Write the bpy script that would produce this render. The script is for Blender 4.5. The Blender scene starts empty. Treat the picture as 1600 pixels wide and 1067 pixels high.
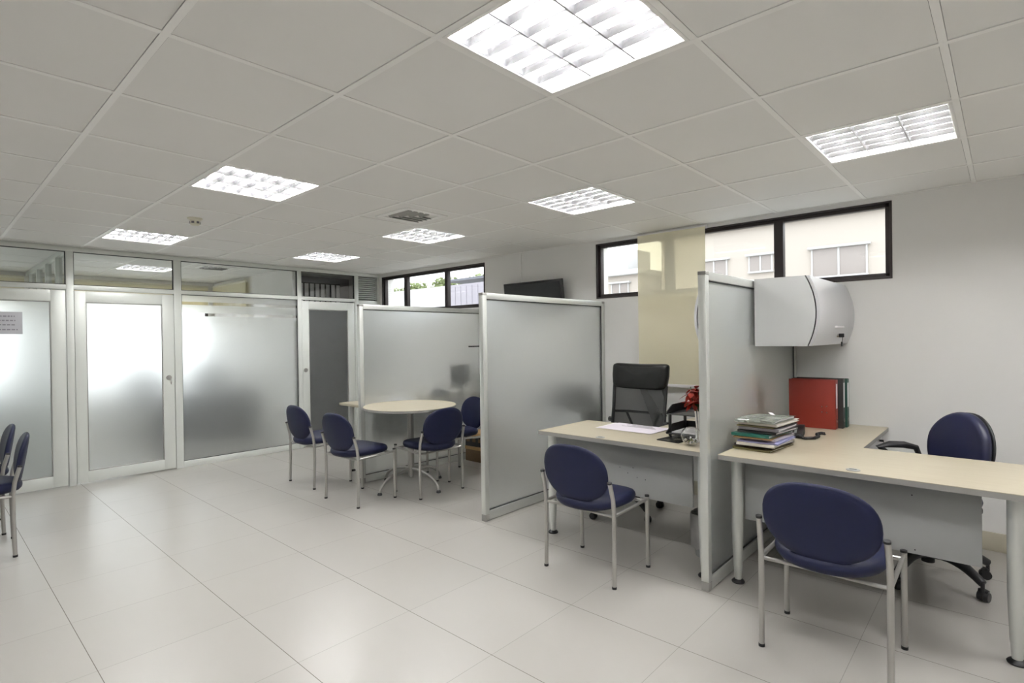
import bpy, bmesh, math, random
from mathutils import Vector, Matrix, Euler
random.seed(7)
PI = math.pi
SC = bpy.context.scene
COL = SC.collection

# ------------------------------------------------------------------ materials
def lin(c):
    c = c / 255.0
    return c / 12.92 if c <= 0.04045 else ((c + 0.055) / 1.055) ** 2.4
def rgb(r, g, b): return (lin(r), lin(g), lin(b), 1.0)
class NT:
    def __init__(self, name):
        self.m = bpy.data.materials.new(name); self.m.use_nodes = True
        self.t = self.m.node_tree; self.t.nodes.clear()
        self.out = self.n('ShaderNodeOutputMaterial')
    def n(self, typ, **kw):
        nd = self.t.nodes.new(typ)
        for k, v in kw.items(): setattr(nd, k, v)
        return nd
    def l(self, a, b): self.t.links.new(a, b)
    def math(self, op, a, b=None, c=None):
        nd = self.n('ShaderNodeMath', operation=op)
        for i, v in enumerate((a, b, c)):
            if v is None: continue
            if hasattr(v, 'node'): self.l(v, nd.inputs[i])
            else: nd.inputs[i].default_value = v
        return nd.outputs[0]
    def mixc(self, f, a, b):
        nd = self.n('ShaderNodeMix', data_type='RGBA')
        for i, v in ((0, f), (6, a), (7, b)):
            if hasattr(v, 'node'): self.l(v, nd.inputs[i])
            else: nd.inputs[i].default_value = v
        return nd.outputs[2]
    def bsdf(self, **kw):
        b = self.n('ShaderNodeBsdfPrincipled')
        for k, v in kw.items():
            k = k.replace('_', ' ')
            if hasattr(v, 'node'): self.l(v, b.inputs[k])
            else: b.inputs[k].default_value = v
        return b
    def done(self, sh):
        self.l(sh, self.out.inputs['Surface']); return self.m

def simple(name, col, rough=0.5, metal=0.0, spec=0.5, var=0.04, vscale=8.0, bump=0.0, bscale=200.0, **kw):
    t = NT(name)
    tc = t.n('ShaderNodeTexCoord'); nz = t.n('ShaderNodeTexNoise')
    nz.inputs['Scale'].default_value = vscale; nz.inputs['Detail'].default_value = 3
    t.l(tc.outputs['Object'], nz.inputs['Vector'])
    a = tuple(min(1, c * (1 - var)) for c in col[:3]) + (1,)
    b = tuple(min(1, c * (1 + var)) for c in col[:3]) + (1,)
    c = t.mixc(nz.outputs['Fac'], a, b)
    bs = t.bsdf(Base_Color=c, Roughness=rough, Metallic=metal, Specular_IOR_Level=spec, **kw)
    if bump:
        n2 = t.n('ShaderNodeTexNoise'); n2.inputs['Scale'].default_value = bscale
        t.l(tc.outputs['Object'], n2.inputs['Vector'])
        bp = t.n('ShaderNodeBump'); bp.inputs['Strength'].default_value = bump; bp.inputs['Distance'].default_value = 0.002
        t.l(n2.outputs['Fac'], bp.inputs['Height']); t.l(bp.outputs['Normal'], bs.inputs['Normal'])
    return t.done(bs.outputs[0])

MWALL = simple('wall_paint', rgb(236, 235, 233), 0.6, var=0.015, vscale=1.5, bump=0.05, bscale=120)
MTILE = simple('ceiling_tile', rgb(238, 237, 234), 0.75, spec=0.25, var=0.02, vscale=2.0, bump=0.08, bscale=300)
MBAR = simple('ceiling_bar', rgb(248, 247, 244), 0.35, var=0.01)
MGAP = simple('ceiling_gap', rgb(70, 66, 60), 0.9)
MALU = simple('satin_aluminium', rgb(214, 216, 212), 0.38, metal=0.55, spec=0.4, var=0.02)
MALU2 = simple('painted_aluminium', rgb(218, 221, 216), 0.42, metal=0.15, spec=0.4, var=0.02)
MSEAL = simple('rubber_seal', rgb(70, 72, 72), 0.7)
MLEG = simple('silver_tube', rgb(180, 178, 174), 0.33, metal=0.75, var=0.02)
MCHROME = simple('polished_chrome', rgb(222, 220, 216), 0.12, metal=1.0, var=0.01)
MBLUE = simple('navy_upholstery', rgb(24, 28, 55), 0.5, spec=0.25, var=0.10, vscale=14, bump=0.12, bscale=420)
MBLUEV = simple('navy_vinyl', rgb(29, 32, 60), 0.38, spec=0.5, var=0.06, vscale=6, bump=0.05, bscale=250)
MSHELL = simple('black_plastic', rgb(30, 30, 32), 0.45, var=0.08)
MLEATH = simple('black_leather', rgb(14, 14, 14), 0.27, var=0.10, vscale=20, bump=0.12, bscale=240)
MDARK = simple('dark_bronze', rgb(62, 56, 56), 0.45, metal=0.3, var=0.05)
MGREYP = simple('grey_laminate', rgb(160, 162, 161), 0.45, var=0.02)
MEDGE = simple('grey_edge', rgb(152, 151, 147), 0.45, var=0.02)
MCAB = simple('cabinet_grey', rgb(184, 185, 184), 0.42, var=0.02)
MCABD = simple('cabinet_door_grey', rgb(198, 198, 200), 0.30, metal=0.25, var=0.02)
MPAPER = simple('white_paper', rgb(236, 234, 236), 0.7, var=0.02)
MPAPER2 = simple('lilac_paper', rgb(226, 218, 228), 0.7, var=0.02)
MNOTE = simple('pale_grey_paper', rgb(206, 206, 212), 0.7)
MINK2 = simple('faint_ink', rgb(150, 148, 156), 0.8)
MINK = simple('grey_ink', rgb(120, 118, 124), 0.8)
MRED = simple('red_board', rgb(134, 42, 29), 0.45, var=0.06, vscale=5)
MGREEN = simple('green_board', rgb(26, 74, 62), 0.5, var=0.06)
MBLACKB = simple('black_board', rgb(36, 34, 33), 0.5, var=0.08)
MTAN = simple('tan_card', rgb(172, 140, 96), 0.7, var=0.06)
MBROWN = simple('brown_card', rgb(104, 84, 58), 0.7, var=0.08)
MCREAMP = simple('cream_plastic', rgb(226, 223, 206), 0.45)
MPETAL = simple('red_petal', rgb(160, 54, 40), 0.5, var=0.25, vscale=30)
MLEAF = simple('green_leaf', rgb(54, 84, 48), 0.5, var=0.2, vscale=30)
MSCREEN = simple('dark_screen', rgb(26, 26, 28), 0.2, var=0.03)
MEXT = simple('cream_render', rgb(172, 164, 156), 0.8, var=0.02, vscale=1)
MEXTW = simple('white_render', rgb(186, 186, 186), 0.8, var=0.02, vscale=1)
MEXTM = simple('mauve_metal', rgb(146, 142, 150), 0.7, var=0.03, vscale=2)
MROOF = simple('grey_roof', rgb(100, 102, 110), 0.7)
MGLAZ = simple('far_window_glass', rgb(140, 132, 128), 0.15, var=0.06)
MGROUND = simple('grey_paving', rgb(170, 168, 164), 0.8)
MHEDGE = simple('hedge_leaf', rgb(124, 134, 92), 0.8, var=0.3, vscale=6)
MTRUNK = simple('bark', rgb(92, 76, 60), 0.9)
MDGREY = simple('charcoal_laminate', rgb(66, 66, 70), 0.5, var=0.05)
MDGREY2 = simple('slate_laminate', rgb(104, 106, 104), 0.5)
MMIDG = simple('mid_grey_paint', rgb(140, 139, 142), 0.6)
MBAG = simple('clear_grey_bag', rgb(196, 194, 192), 0.35, var=0.1, vscale=25)
MBASEB = simple('beige_skirting_tile', rgb(196, 190, 172), 0.3, var=0.04)

def mat_floor():
    t = NT('porcelain_floor')
    g = t.n('ShaderNodeNewGeometry'); sx = t.n('ShaderNodeSeparateXYZ'); t.l(g.outputs['Position'], sx.inputs[0])
    u = t.math('DIVIDE', t.math('SUBTRACT', sx.outputs[0], 0.5150), 0.6)
    v = t.math('DIVIDE', t.math('SUBTRACT', sx.outputs[1], 2.3080), 0.6)
    def edge(w, hw):
        f = t.math('FRACT', t.math('ADD', w, 100.0))
        d = t.math('MINIMUM', f, t.math('SUBTRACT', 1.0, f))
        return t.math('LESS_THAN', d, hw)
    gu = edge(u, 0.0026); gv = edge(v, 0.0018)
    gr = t.math('MAXIMUM', gu, t.math('MULTIPLY', gv, 0.6))
    n1 = t.n('ShaderNodeTexNoise'); n1.inputs['Scale'].default_value = 2.2; n1.inputs['Detail'].default_value = 5
    t.l(g.outputs['Position'], n1.inputs['Vector'])
    wn = t.n('ShaderNodeTexWhiteNoise', noise_dimensions='2D'); cv = t.n('ShaderNodeCombineXYZ')
    t.l(t.math('FLOOR', u), cv.inputs[0]); t.l(t.math('FLOOR', v), cv.inputs[1]); t.l(cv.outputs[0], wn.inputs['Vector'])
    f = t.math('ADD', t.math('MULTIPLY', n1.outputs['Fac'], 0.7), t.math('MULTIPLY', wn.outputs['Value'], 0.3))
    c = t.mixc(f, rgb(168, 165, 159), rgb(176, 173, 168))
    c = t.mixc(gr, c, rgb(104, 97, 88))
    n2 = t.n('ShaderNodeTexNoise'); n2.inputs['Scale'].default_value = 5.0; n2.inputs['Detail'].default_value = 4
    t.l(g.outputs['Position'], n2.inputs['Vector'])
    r = t.math('ADD', 0.275, t.math('MULTIPLY', n2.outputs['Fac'], 0.04))
    r = t.math('ADD', r, t.math('MULTIPLY', gr, 0.4))
    b = t.bsdf(Base_Color=c, Roughness=r, Specular_IOR_Level=0.55)
    bp = t.n('ShaderNodeBump'); bp.inputs['Strength'].default_value = 0.03; bp.inputs['Distance'].default_value = 0.01
    n3 = t.n('ShaderNodeTexNoise'); n3.inputs['Scale'].default_value = 7.0
    t.l(g.outputs['Position'], n3.inputs['Vector']); t.l(n3.outputs['Fac'], bp.inputs['Height'])
    t.l(bp.outputs[0], b.inputs['Normal'])
    return t.done(b.outputs[0])
MFLOOR = mat_floor()

def mat_maple():
    t = NT('pale_maple_top')
    tc = t.n('ShaderNodeTexCoord'); mp = t.n('ShaderNodeMapping'); mp.inputs['Scale'].default_value = (14, 1.6, 4)
    t.l(tc.outputs['Object'], mp.inputs[0])
    nz = t.n('ShaderNodeTexNoise'); nz.inputs['Scale'].default_value = 3.0; nz.inputs['Detail'].default_value = 6
    t.l(mp.outputs[0], nz.inputs['Vector'])
    c = t.mixc(nz.outputs['Fac'], rgb(178, 168, 146), rgb(190, 182, 162))
    b = t.bsdf(Base_Color=c, Roughness=0.36, Specular_IOR_Level=0.4)
    return t.done(b.outputs[0])
MMAPLE = mat_maple()

def clear_sh(t, tint=(1, 1, 1, 1)):
    lw = t.n('ShaderNodeLayerWeight'); lw.inputs['Blend'].default_value = 0.5
    f = t.math('ADD', 0.04, t.math('MULTIPLY', t.math('POWER', lw.outputs['Facing'], 5.0), 0.9))
    tr = t.n('ShaderNodeBsdfTransparent'); tr.inputs[0].default_value = tint
    gl = t.n('ShaderNodeBsdfGlossy'); gl.inputs['Roughness'].default_value = 0.02
    mx = t.n('ShaderNodeMixShader'); t.l(f, mx.inputs[0]); t.l(tr.outputs[0], mx.inputs[1]); t.l(gl.outputs[0], mx.inputs[2])
    return mx.outputs[0]
def frost_sh(t, rough=0.36, tint=(0.975, 0.985, 0.98, 1), k=0.11):
    g = t.n('ShaderNodeBsdfGlass', distribution='MULTI_GGX')
    g.inputs['Color'].default_value = tint; g.inputs['Roughness'].default_value = rough; g.inputs['IOR'].default_value = 1.45
    d = t.n('ShaderNodeBsdfDiffuse'); d.inputs[0].default_value = (0.86, 0.88, 0.88, 1)
    tl = t.n('ShaderNodeBsdfTranslucent'); tl.inputs[0].default_value = (0.86, 0.88, 0.88, 1)
    m0 = t.n('ShaderNodeMixShader'); m0.inputs[0].default_value = 0.5
    t.l(d.outputs[0], m0.inputs[1]); t.l(tl.outputs[0], m0.inputs[2])
    m1 = t.n('ShaderNodeMixShader'); m1.inputs[0].default_value = k
    t.l(g.outputs[0], m1.inputs[1]); t.l(m0.outputs[0], m1.inputs[2])
    return m1.outputs[0]
t = NT('clear_glass'); MGLASS = t.done(clear_sh(t, (0.97, 0.98, 0.975, 1)))
t = NT('frosted_glass'); MFROST = t.done(frost_sh(t))
def mat_banded():
    t = NT('banded_frosted_glass')
    g = t.n('ShaderNodeNewGeometry'); sx = t.n('ShaderNodeSeparateXYZ'); t.l(g.outputs['Position'], sx.inputs[0])
    z = sx.outputs[2]
    def band(a, b): return t.math('MULTIPLY', t.math('GREATER_THAN', z, a), t.math('LESS_THAN', z, b))
    f = t.math('MAXIMUM', band(1.845, 1.880), band(1.715, 1.750))
    mx = t.n('ShaderNodeMixShader'); t.l(f, mx.inputs[0]); t.l(frost_sh(t), mx.inputs[1]); t.l(clear_sh(t), mx.inputs[2])
    return t.done(mx.outputs[0])
MBAND = mat_banded()
def mat_blind():
    t = NT('cream_blind_fabric')
    tc = t.n('ShaderNodeTexCoord'); wv = t.n('ShaderNodeTexNoise'); wv.inputs['Scale'].default_value = 160
    t.l(tc.outputs['Object'], wv.inputs['Vector'])
    c = t.mixc(wv.outputs['Fac'], rgb(246, 240, 214), rgb(250, 246, 226))
    d = t.n('ShaderNodeBsdfDiffuse'); t.l(c, d.inputs[0])
    tl = t.n('ShaderNodeBsdfTranslucent'); t.l(c, tl.inputs[0])
    tr = t.n('ShaderNodeBsdfTransparent'); tr.inputs[0].default_value = rgb(246, 236, 200)
    m0 = t.n('ShaderNodeMixShader'); m0.inputs[0].default_value = 0.14; t.l(d.outputs[0], m0.inputs[1]); t.l(tl.outputs[0], m0.inputs[2])
    m1 = t.n('ShaderNodeMixShader'); m1.inputs[0].default_value = 0.20; t.l(m0.outputs[0], m1.inputs[1]); t.l(tr.outputs[0], m1.inputs[2])
    return t.done(m1.outputs[0])
MBLIND = mat_blind()
def mat_mesh():
    t = NT('black_mesh_fabric')
    tr = t.n('ShaderNodeBsdfTransparent')
    b = t.bsdf(Base_Color=rgb(10, 10, 11), Roughness=0.35)
    m = t.n('ShaderNodeMixShader'); m.inputs[0].default_value = 0.13
    t.l(b.outputs[0], m.inputs[1]); t.l(tr.outputs[0], m.inputs[2])
    return t.done(m.outputs[0])
MMESH = mat_mesh()
def mat_emit(name, col, s):
    t = NT(name); e = t.n('ShaderNodeEmission'); e.inputs[0].default_value = col; e.inputs[1].default_value = s
    return t.done(e.outputs[0])
MTUBE = mat_emit('lit_tube', (1.0, 0.995, 0.985, 1), 30.0)
MREFL = simple('white_reflector', rgb(246, 246, 246), 0.35, var=0.0)
MLOUV = simple('white_louvre', rgb(204, 204, 207), 0.27, metal=0.92, var=0.0)
t = NT('bowl_glass'); gg = t.n('ShaderNodeBsdfGlass'); gg.inputs['Roughness'].default_value = 0.0; gg.inputs['IOR'].default_value = 1.45
MBOWL = t.done(gg.outputs[0])
def mat_clearfolder():
    t = NT('crumpled_clear_plastic')
    b = t.bsdf(Base_Color=rgb(146, 150, 142), Roughness=0.16, Specular_IOR_Level=0.7)
    tc = t.n('ShaderNodeTexCoord'); n = t.n('ShaderNodeTexVoronoi'); n.inputs['Scale'].default_value = 26
    t.l(tc.outputs['Object'], n.inputs['Vector'])
    bp = t.n('ShaderNodeBump'); bp.inputs['Strength'].default_value = 0.8; bp.inputs['Distance'].default_value = 0.02
    t.l(n.outputs['Distance'], bp.inputs['Height']); t.l(bp.outputs[0], b.inputs['Normal'])
    return t.done(b.outputs[0])
MCLEARF = mat_clearfolder()

# ------------------------------------------------------------------ mesh helpers
def NB(): return bmesh.new()
def merge(bm, tmp, mi=0, M=None):
    for f in tmp.faces: f.material_index = mi
    if M is not None: bmesh.ops.transform(tmp, matrix=M, verts=tmp.verts[:])
    me = bpy.data.meshes.new('tmp'); tmp.to_mesh(me); tmp.free(); bm.from_mesh(me); bpy.data.meshes.remove(me)
def box(bm, x0, x1, y0, y1, z0, z1, bev=0.0, mi=0, seg=2, M=None):
    t = bmesh.new(); bmesh.ops.create_cube(t, size=1)
    for v in t.verts:
        v.co = Vector(((x0 + x1) / 2 + v.co.x * (x1 - x0), (y0 + y1) / 2 + v.co.y * (y1 - y0), (z0 + z1) / 2 + v.co.z * (z1 - z0)))
    if bev: bmesh.ops.bevel(t, geom=t.edges[:], offset=bev, segments=seg, affect='EDGES', profile=0.5)
    merge(bm, t, mi, M)
def frame(d):
    d = d.normalized(); a = Vector((0, 0, 1)) if abs(d.z) < 0.95 else Vector((1, 0, 0))
    u = d.cross(a).normalized(); return u, d.cross(u).normalized()
def tube(bm, pts, r, seg=12, caps=True, mi=0, closed=False):
    pts = [Vector(p) for p in pts]; n = len(pts)
    rs = r if isinstance(r, (list, tuple)) else [r] * n
    rings = []; u = None
    for i, p in enumerate(pts):
        if closed: d = (pts[(i + 1) % n] - pts[i - 1])
        elif i == 0: d = pts[1] - p
        elif i == n - 1: d = p - pts[i - 1]
        else: d = (pts[i + 1] - p).normalized() + (p - pts[i - 1]).normalized()
        d.normalize()
        if u is None: u, w = frame(d)
        else:
            u = (u - d * u.dot(d)).normalized(); w = d.cross(u).normalized()
        rings.append([bm.verts.new(p + (u * math.cos(2 * PI * k / seg) + w * math.sin(2 * PI * k / seg)) * rs[i]) for k in range(seg)])
    m = n if closed else n - 1
    for i in range(m):
        a, b = rings[i], rings[(i + 1) % n]
        for k in range(seg):
            f = bm.faces.new((a[k], a[(k + 1) % seg], b[(k + 1) % seg], b[k])); f.material_index = mi
    if caps and not closed:
        f = bm.faces.new(rings[0]); f.material_index = mi
        f = bm.faces.new(rings[-1][::-1]); f.material_index = mi
def cyl(bm, p0, p1, r0, r1=None, seg=20, mi=0):
    tube(bm, [p0, p1], [r0, r0 if r1 is None else r1], seg, True, mi)
def lathe(bm, prof, c=(0, 0, 0), seg=32, mi=0):
    rings = []
    for r, z in prof:
        if r < 1e-5: rings.append([bm.verts.new((c[0], c[1], c[2] + z))])
        else: rings.append([bm.verts.new((c[0] + r * math.cos(2 * PI * k / seg), c[1] + r * math.sin(2 * PI * k / seg), c[2] + z)) for k in range(seg)])
    for a, b in zip(rings[:-1], rings[1:]):
        for k in range(seg):
            k2 = (k + 1) % seg
            if len(a) == 1 and len(b) == 1: continue
            if len(a) == 1: vs = (a[0], b[k2], b[k])
            elif len(b) == 1: vs = (a[k], a[k2], b[0])
            else: vs = (a[k], a[k2], b[k2], b[k])
            bm.faces.new(vs).material_index = mi
def prism(bm, poly, a, b, axis='y', bev=0.0, mi=0):
    t = bmesh.new()
    def P(q, h):
        if axis == 'y': return (q[0], h, q[1])
        if axis == 'x': return (h, q[0], q[1])
        return (q[0], q[1], h)
    A = [t.verts.new(P(q, a)) for q in poly]; B = [t.verts.new(P(q, b)) for q in poly]
    t.faces.new(A); t.faces.new(B[::-1]); n = len(poly)
    for i in range(n): t.faces.new((A[i], B[i], B[(i + 1) % n], A[(i + 1) % n]))
    bmesh.ops.recalc_face_normals(t, faces=t.faces[:])
    if bev:
        es = [e for e in t.edges if len(e.link_faces) == 2 and e.calc_face_angle(0) > 0.6]
        bmesh.ops.bevel(t, geom=es, offset=bev, segments=2, affect='EDGES', profile=0.5)
    merge(bm, t, mi)
def sup(th, a, b, e):
    c, s = math.cos(th), math.sin(th)
    return (a * math.copysign(abs(c) ** (2 / e), c), b * math.copysign(abs(s) ** (2 / e), s))
def cushion(bm, a, b, e, th, dome, F, seg=48, mi=0, outline=None):
    """rounded pad: outline superellipse a x b, edge thickness th, extra dome in the middle; F maps (u, v, w) to xyz"""
    S = [0.0, 0.25, 0.5, 0.7, 0.85, 0.94, 0.985, 1.0]
    def hgt(s):
        edge = math.sqrt(max(0.0, 1 - max(0.0, (s - 0.86) / 0.14) ** 2))
        return th / 2 * edge + dome * (1 - s * s) * 0.5
    lay = []
    for sgn in (1, -1):
        rings = []
        for s in S:
            if s == 0: rings.append([bm.verts.new(F(0, 0, sgn * hgt(0)))]); continue
            if s == 1.0 and sgn == -1: rings.append(lay[0][-1]); continue
            row = []
            for k in range(seg):
                o = outline(2 * PI * k / seg) if outline else sup(2 * PI * k / seg, a, b, e)
                row.append(bm.verts.new(F(o[0] * s, o[1] * s, sgn * hgt(s))))
            rings.append(row)
        lay.append(rings)
    for li, rings in enumerate(lay):
        for i in range(len(rings) - 1):
            A, B = rings[i], rings[i + 1]
            for k in range(seg):
                k2 = (k + 1) % seg
                vs = (A[0], B[k], B[k2]) if len(A) == 1 else (A[k], B[k], B[k2], A[k2])
                if li: vs = vs[::-1]
                bm.faces.new(vs).material_index = mi
def obj(name, bm, mats, parent=None, angle=0.6, recalc=True):
    if recalc: bmesh.ops.recalc_face_normals(bm, faces=bm.faces[:])
    me = bpy.data.meshes.new(name); bm.to_mesh(me); bm.free()
    for m in (mats if isinstance(mats, (list, tuple)) else [mats]): me.materials.append(m)
    if len(me.polygons):
        me.polygons.foreach_set('use_smooth', [True] * len(me.polygons)); me.set_sharp_from_angle(angle=angle)
    o = bpy.data.objects.new(name, me); COL.objects.link(o)
    if parent: o.parent = parent
    return o
def tag(o, label, cat, group=None, kind=None):
    o['label'] = label; o['category'] = cat
    if group: o['group'] = group
    if kind: o['kind'] = kind
    return o
def thing(name, label, cat, loc=(0, 0, 0), rz=0.0, group=None):
    o = bpy.data.objects.new(name, None); o.empty_display_size = 0.1; COL.objects.link(o)
    o.location = loc; o.rotation_euler = (0, 0, rz)
    return tag(o, label, cat, group)
def struct(name, bm, mats, label=None, parent=None):
    o = obj(name, bm, mats, parent)
    if parent is None:
        o['kind'] = 'structure'
        if label: o['label'] = label
    return o
def dup_child(c, parent):
    d = c.copy(); COL.objects.link(d); d.parent = parent
    for g in c.children: dup_child(g, d)
def dup(root, loc, rz, label, group=None):
    kids = list(root.children)
    r = root.copy(); COL.objects.link(r); r.location = loc; r.rotation_euler = (0, 0, rz); r['label'] = label
    if group: r['group'] = group
    for c in kids: dup_child(c, r)
    return r
def quad_pane(bm, x0, x1, y0, y1, z0, z1): box(bm, x0, x1, y0, y1, z0, z1)

# ------------------------------------------------------------------ camera
CAM_H = 1.409
cam = bpy.data.cameras.new('camera'); co = bpy.data.objects.new('camera', cam); COL.objects.link(co)
yaw, pitch, roll = 0.8328, -0.0055, -0.0135
f_ = Vector((math.sin(yaw) * math.cos(pitch), math.cos(yaw) * math.cos(pitch), math.sin(pitch)))
r_ = Vector((math.cos(yaw), -math.sin(yaw), 0)); u_ = r_.cross(f_)
r2 = math.cos(roll) * r_ + math.sin(roll) * u_; u2 = -math.sin(roll) * r_ + math.cos(roll) * u_
mw = Matrix.Identity(4)
for i in range(3): mw[i][0] = r2[i]; mw[i][1] = u2[i]; mw[i][2] = -f_[i]
mw[2][3] = CAM_H
co.matrix_world = mw
cam.sensor_width = 36; cam.lens = 36 * 850.0 / 1600; cam.clip_start = 0.02
SC.camera = co

# ------------------------------------------------------------------ room shell
ZC = 2.381
WX = 4.66            # right wall face
PY = 6.88            # glazed partition line
BY = 9.72            # far wall of the offices behind
XL, YR = -3.6, -3.4
GX0, GY0, GS = 0.5446, 0.1519, 0.6

bm = NB(); box(bm, XL - .2, WX + .25, YR - .2, BY + .25, -0.15, 0.0)
struct('floor', bm, MFLOOR, 'pale glossy square porcelain floor tiles with thin dark joints')

LAMPS = {(1, 1): 'nearest recessed square louvred ceiling light, largest at the top of the picture',
         (4, 0): 'recessed square louvred ceiling light nearest the right wall, above the right desk',
         (1, 5): 'recessed square louvred ceiling light on the left, just in front of the smoke detector',
         (4, 3): 'recessed square louvred ceiling light above the desk with the black executive chair',
         (4, 6): 'recessed square louvred ceiling light directly beyond the square air vent',
         (4, 9): 'small distant louvred ceiling light above the frosted door with the binders over it',
         (1, 9): 'small distant louvred ceiling light behind the smoke detector, above the glazed doors'}
ADDED_LAMPS = [(-2, 1), (-2, 5), (1, -2), (4, -2), (-2, -3)]  # unseen ceiling lights added to light the room more evenly
OFFICE = [(2, 13)]
VENTC = (3, 5); VENT2 = (3, 12)
lampcells = set(LAMPS) | set(ADDED_LAMPS) | set(OFFICE)

def tile(bm, x0, x1, y0, y1, zs, dz=(0, 0, 0, 0)):
    b, g = 0.012, 0.0012
    a0, a1, c0, c1 = x0 + b + g, x1 - b - g, y0 + b + g, y1 - b - g
    if a1 - a0 < .02 or c1 - c0 < .02: return
    n = 6; vs = {}
    for i in range(n + 1):
        for j in range(n + 1):
            fu, fv = i / n, j / n
            d = dz[0] * (1 - fu) * (1 - fv) + dz[1] * fu * (1 - fv) + dz[2] * fu * fv + dz[3] * (1 - fu) * fv
            vs[i, j] = bm.verts.new((a0 + (a1 - a0) * fu, c0 + (c1 - c0) * fv, zs + d))
    for i in range(n):
        for j in range(n):
            bm.faces.new((vs[i, j], vs[i, j + 1], vs[i + 1, j + 1], vs[i + 1, j])).material_index = 0
bm = NB()
i0, i1 = math.floor((XL - GX0) / GS), math.ceil((WX - GX0) / GS)
j0, j1 = math.floor((YR - GY0) / GS), math.ceil((BY - GY0) / GS)
for i in range(i0, i1):
    for j in range(j0, j1):
        if (i, j) in lampcells: continue
        x0, x1 = max(XL, GX0 + i * GS), min(WX, GX0 + (i + 1) * GS)
        y0, y1 = max(YR, GY0 + j * GS), min(BY, GY0 + (j + 1) * GS)
        j_ = [random.uniform(-.0012, .0012) for _ in range(4)]
        tile(bm, x0, x1, y0, y1, ZC + 0.0025, j_)
# T bars
for i in range(i0, i1 + 1):
    x = GX0 + i * GS
    if XL < x < WX: box(bm, x - .012, x + .012, YR, BY, ZC, ZC + 0.012, mi=1)
for j in range(j0, j1 + 1):
    y = GY0 + j * GS
    if YR < y < BY: box(bm, XL, WX, y - .012, y + .012, ZC + 0.0004, ZC + 0.012, mi=1)
# wall angle along the right wall and an unseen slab added against light leaks
box(bm, WX - .02, WX, YR, BY, ZC - 0.001, ZC + 0.012, mi=1)
box(bm, XL - .2, WX + .25, YR - .2, BY + .25, ZC + 0.16, ZC + 0.3, mi=2)
for i in range(i0, i1):  # dark strips over the tile edges, shadow lines put into their colour
    for j in range(j0, j1):
        if (i, j) in lampcells: continue
        x0, x1 = GX0 + i * GS, GX0 + (i + 1) * GS; y0, y1 = GY0 + j * GS, GY0 + (j + 1) * GS
        for (p, q, r, s) in ((x0, x0 + .03, y0, y1), (x1 - .03, x1, y0, y1), (x0, x1, y0, y0 + .03), (x0, x1, y1 - .03, y1)):
            vs = [bm.verts.new(c) for c in ((p, r, ZC + .0125), (p, s, ZC + .0125), (q, s, ZC + .0125), (q, r, ZC + .0125))]
            bm.faces.new(vs).material_index = 2
struct('ceiling', bm, [MTILE, MBAR, MGAP], 'suspended ceiling of square off-white tiles in a white grid')

# right wall with its two ribbon window openings
W1 = (0.606, 3.059, 1.81, 2.34); W2 = (4.68, 6.80, 1.81, 2.325)
bm = NB()
ys = [YR - .2, W1[0], W1[1], W2[0], W2[1], BY + .25]
for k in range(5):
    if k == 1: box(bm, WX, WX + .2, ys[k], ys[k + 1], 0, W1[2]); box(bm, WX, WX + .2, ys[k], ys[k + 1], W1[3], ZC + .16)
    elif k == 3: box(bm, WX, WX + .2, ys[k], ys[k + 1], 0, W2[2]); box(bm, WX, WX + .2, ys[k], ys[k + 1], W2[3], ZC + .16)
    else: box(bm, WX, WX + .2, ys[k], ys[k + 1], 0, ZC + .16)
struct('wall_right', bm, MWALL, 'white painted wall with two high ribbon windows')
bm = NB(); box(bm, XL - .2, XL, YR - .2, BY + .25, 0, ZC + .16)
struct('wall_left', bm, MWALL, 'white painted side wall outside the picture')
bm = NB(); box(bm, XL, WX, YR - .2, YR, 0, ZC + .16)
struct('wall_rear', bm, MWALL, 'white painted wall behind the viewpoint')
bm = NB(); box(bm, WX - .012, WX, YR, 2.0, 0, 0.12, bev=.003); box(bm, WX - .012, WX, 2.0, PY, 0, 0.12, bev=.003)
struct('baseboard_right', bm, MBASEB, 'beige tile skirting along the right wall')
bm = NB(); box(bm, WX - .006, WX, 4.075, 4.087, 1.0, ZC, bev=.002)
struct('trim_1', bm, MWALL, 'thin vertical cover strip on the right wall beside the television')

def window(name, W, muls, label):
    root = bpy.data.objects.new(name, None); COL.objects.link(root); root['kind'] = 'structure'; root['label'] = label
    y0, y1, z0, z1 = W; x0, x1 = WX + .02, WX + .075; fw = .032
    root.location = (WX, (y0 + y1) / 2, z0)
    def at(b): bmesh.ops.translate(b, verts=b.verts[:], vec=-Vector(root.location)); return b
    b = NB()
    box(b, x0, x1, y0, y1, z0, z0 + fw, bev=.003); box(b, x0, x1, y0, y1, z1 - fw, z1, bev=.003)
    box(b, x0, x1, y0, y0 + fw, z0, z1, bev=.003); box(b, x0, x1, y1 - fw, y1, z0, z1, bev=.003)
    # a thin outer lip over the plaster
    for (p, q, r, s) in ((y0 - .012, y1 + .012, z0 - .012, z0 + .004), (y0 - .012, y1 + .012, z1 - .004, z1 + .008), (y0 - .012, y0 + .004, z0, z1), (y1 - .004, y1 + .012, z0, z1)):
        box(b, WX - .006, WX + .03, p, q, r, s, bev=.002)
    obj('window_frame', at(b), MDARK, root)
    for m0, m1 in muls:
        b = NB(); box(b, x0 - .004, x1, m0, m1, z0 + fw * .5, z1 - fw * .5, bev=.003); obj('mullion', at(b), MDARK, root)
    e = [y0 + fw] + [v for m in muls for v in m] + [y1 - fw]
    for k in range(0, len(e), 2):
        b = NB(); box(b, x0 + .02, x0 + .026, e[k] - .005, e[k + 1] + .005, z0 + fw - .005, z1 - fw + .005); obj('window_pane', at(b), MGLASS, root)
window('window_1', W1, [(1.315, 1.385), (2.255, 2.335)], 'dark framed high ribbon window behind the cream blind')
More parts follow.
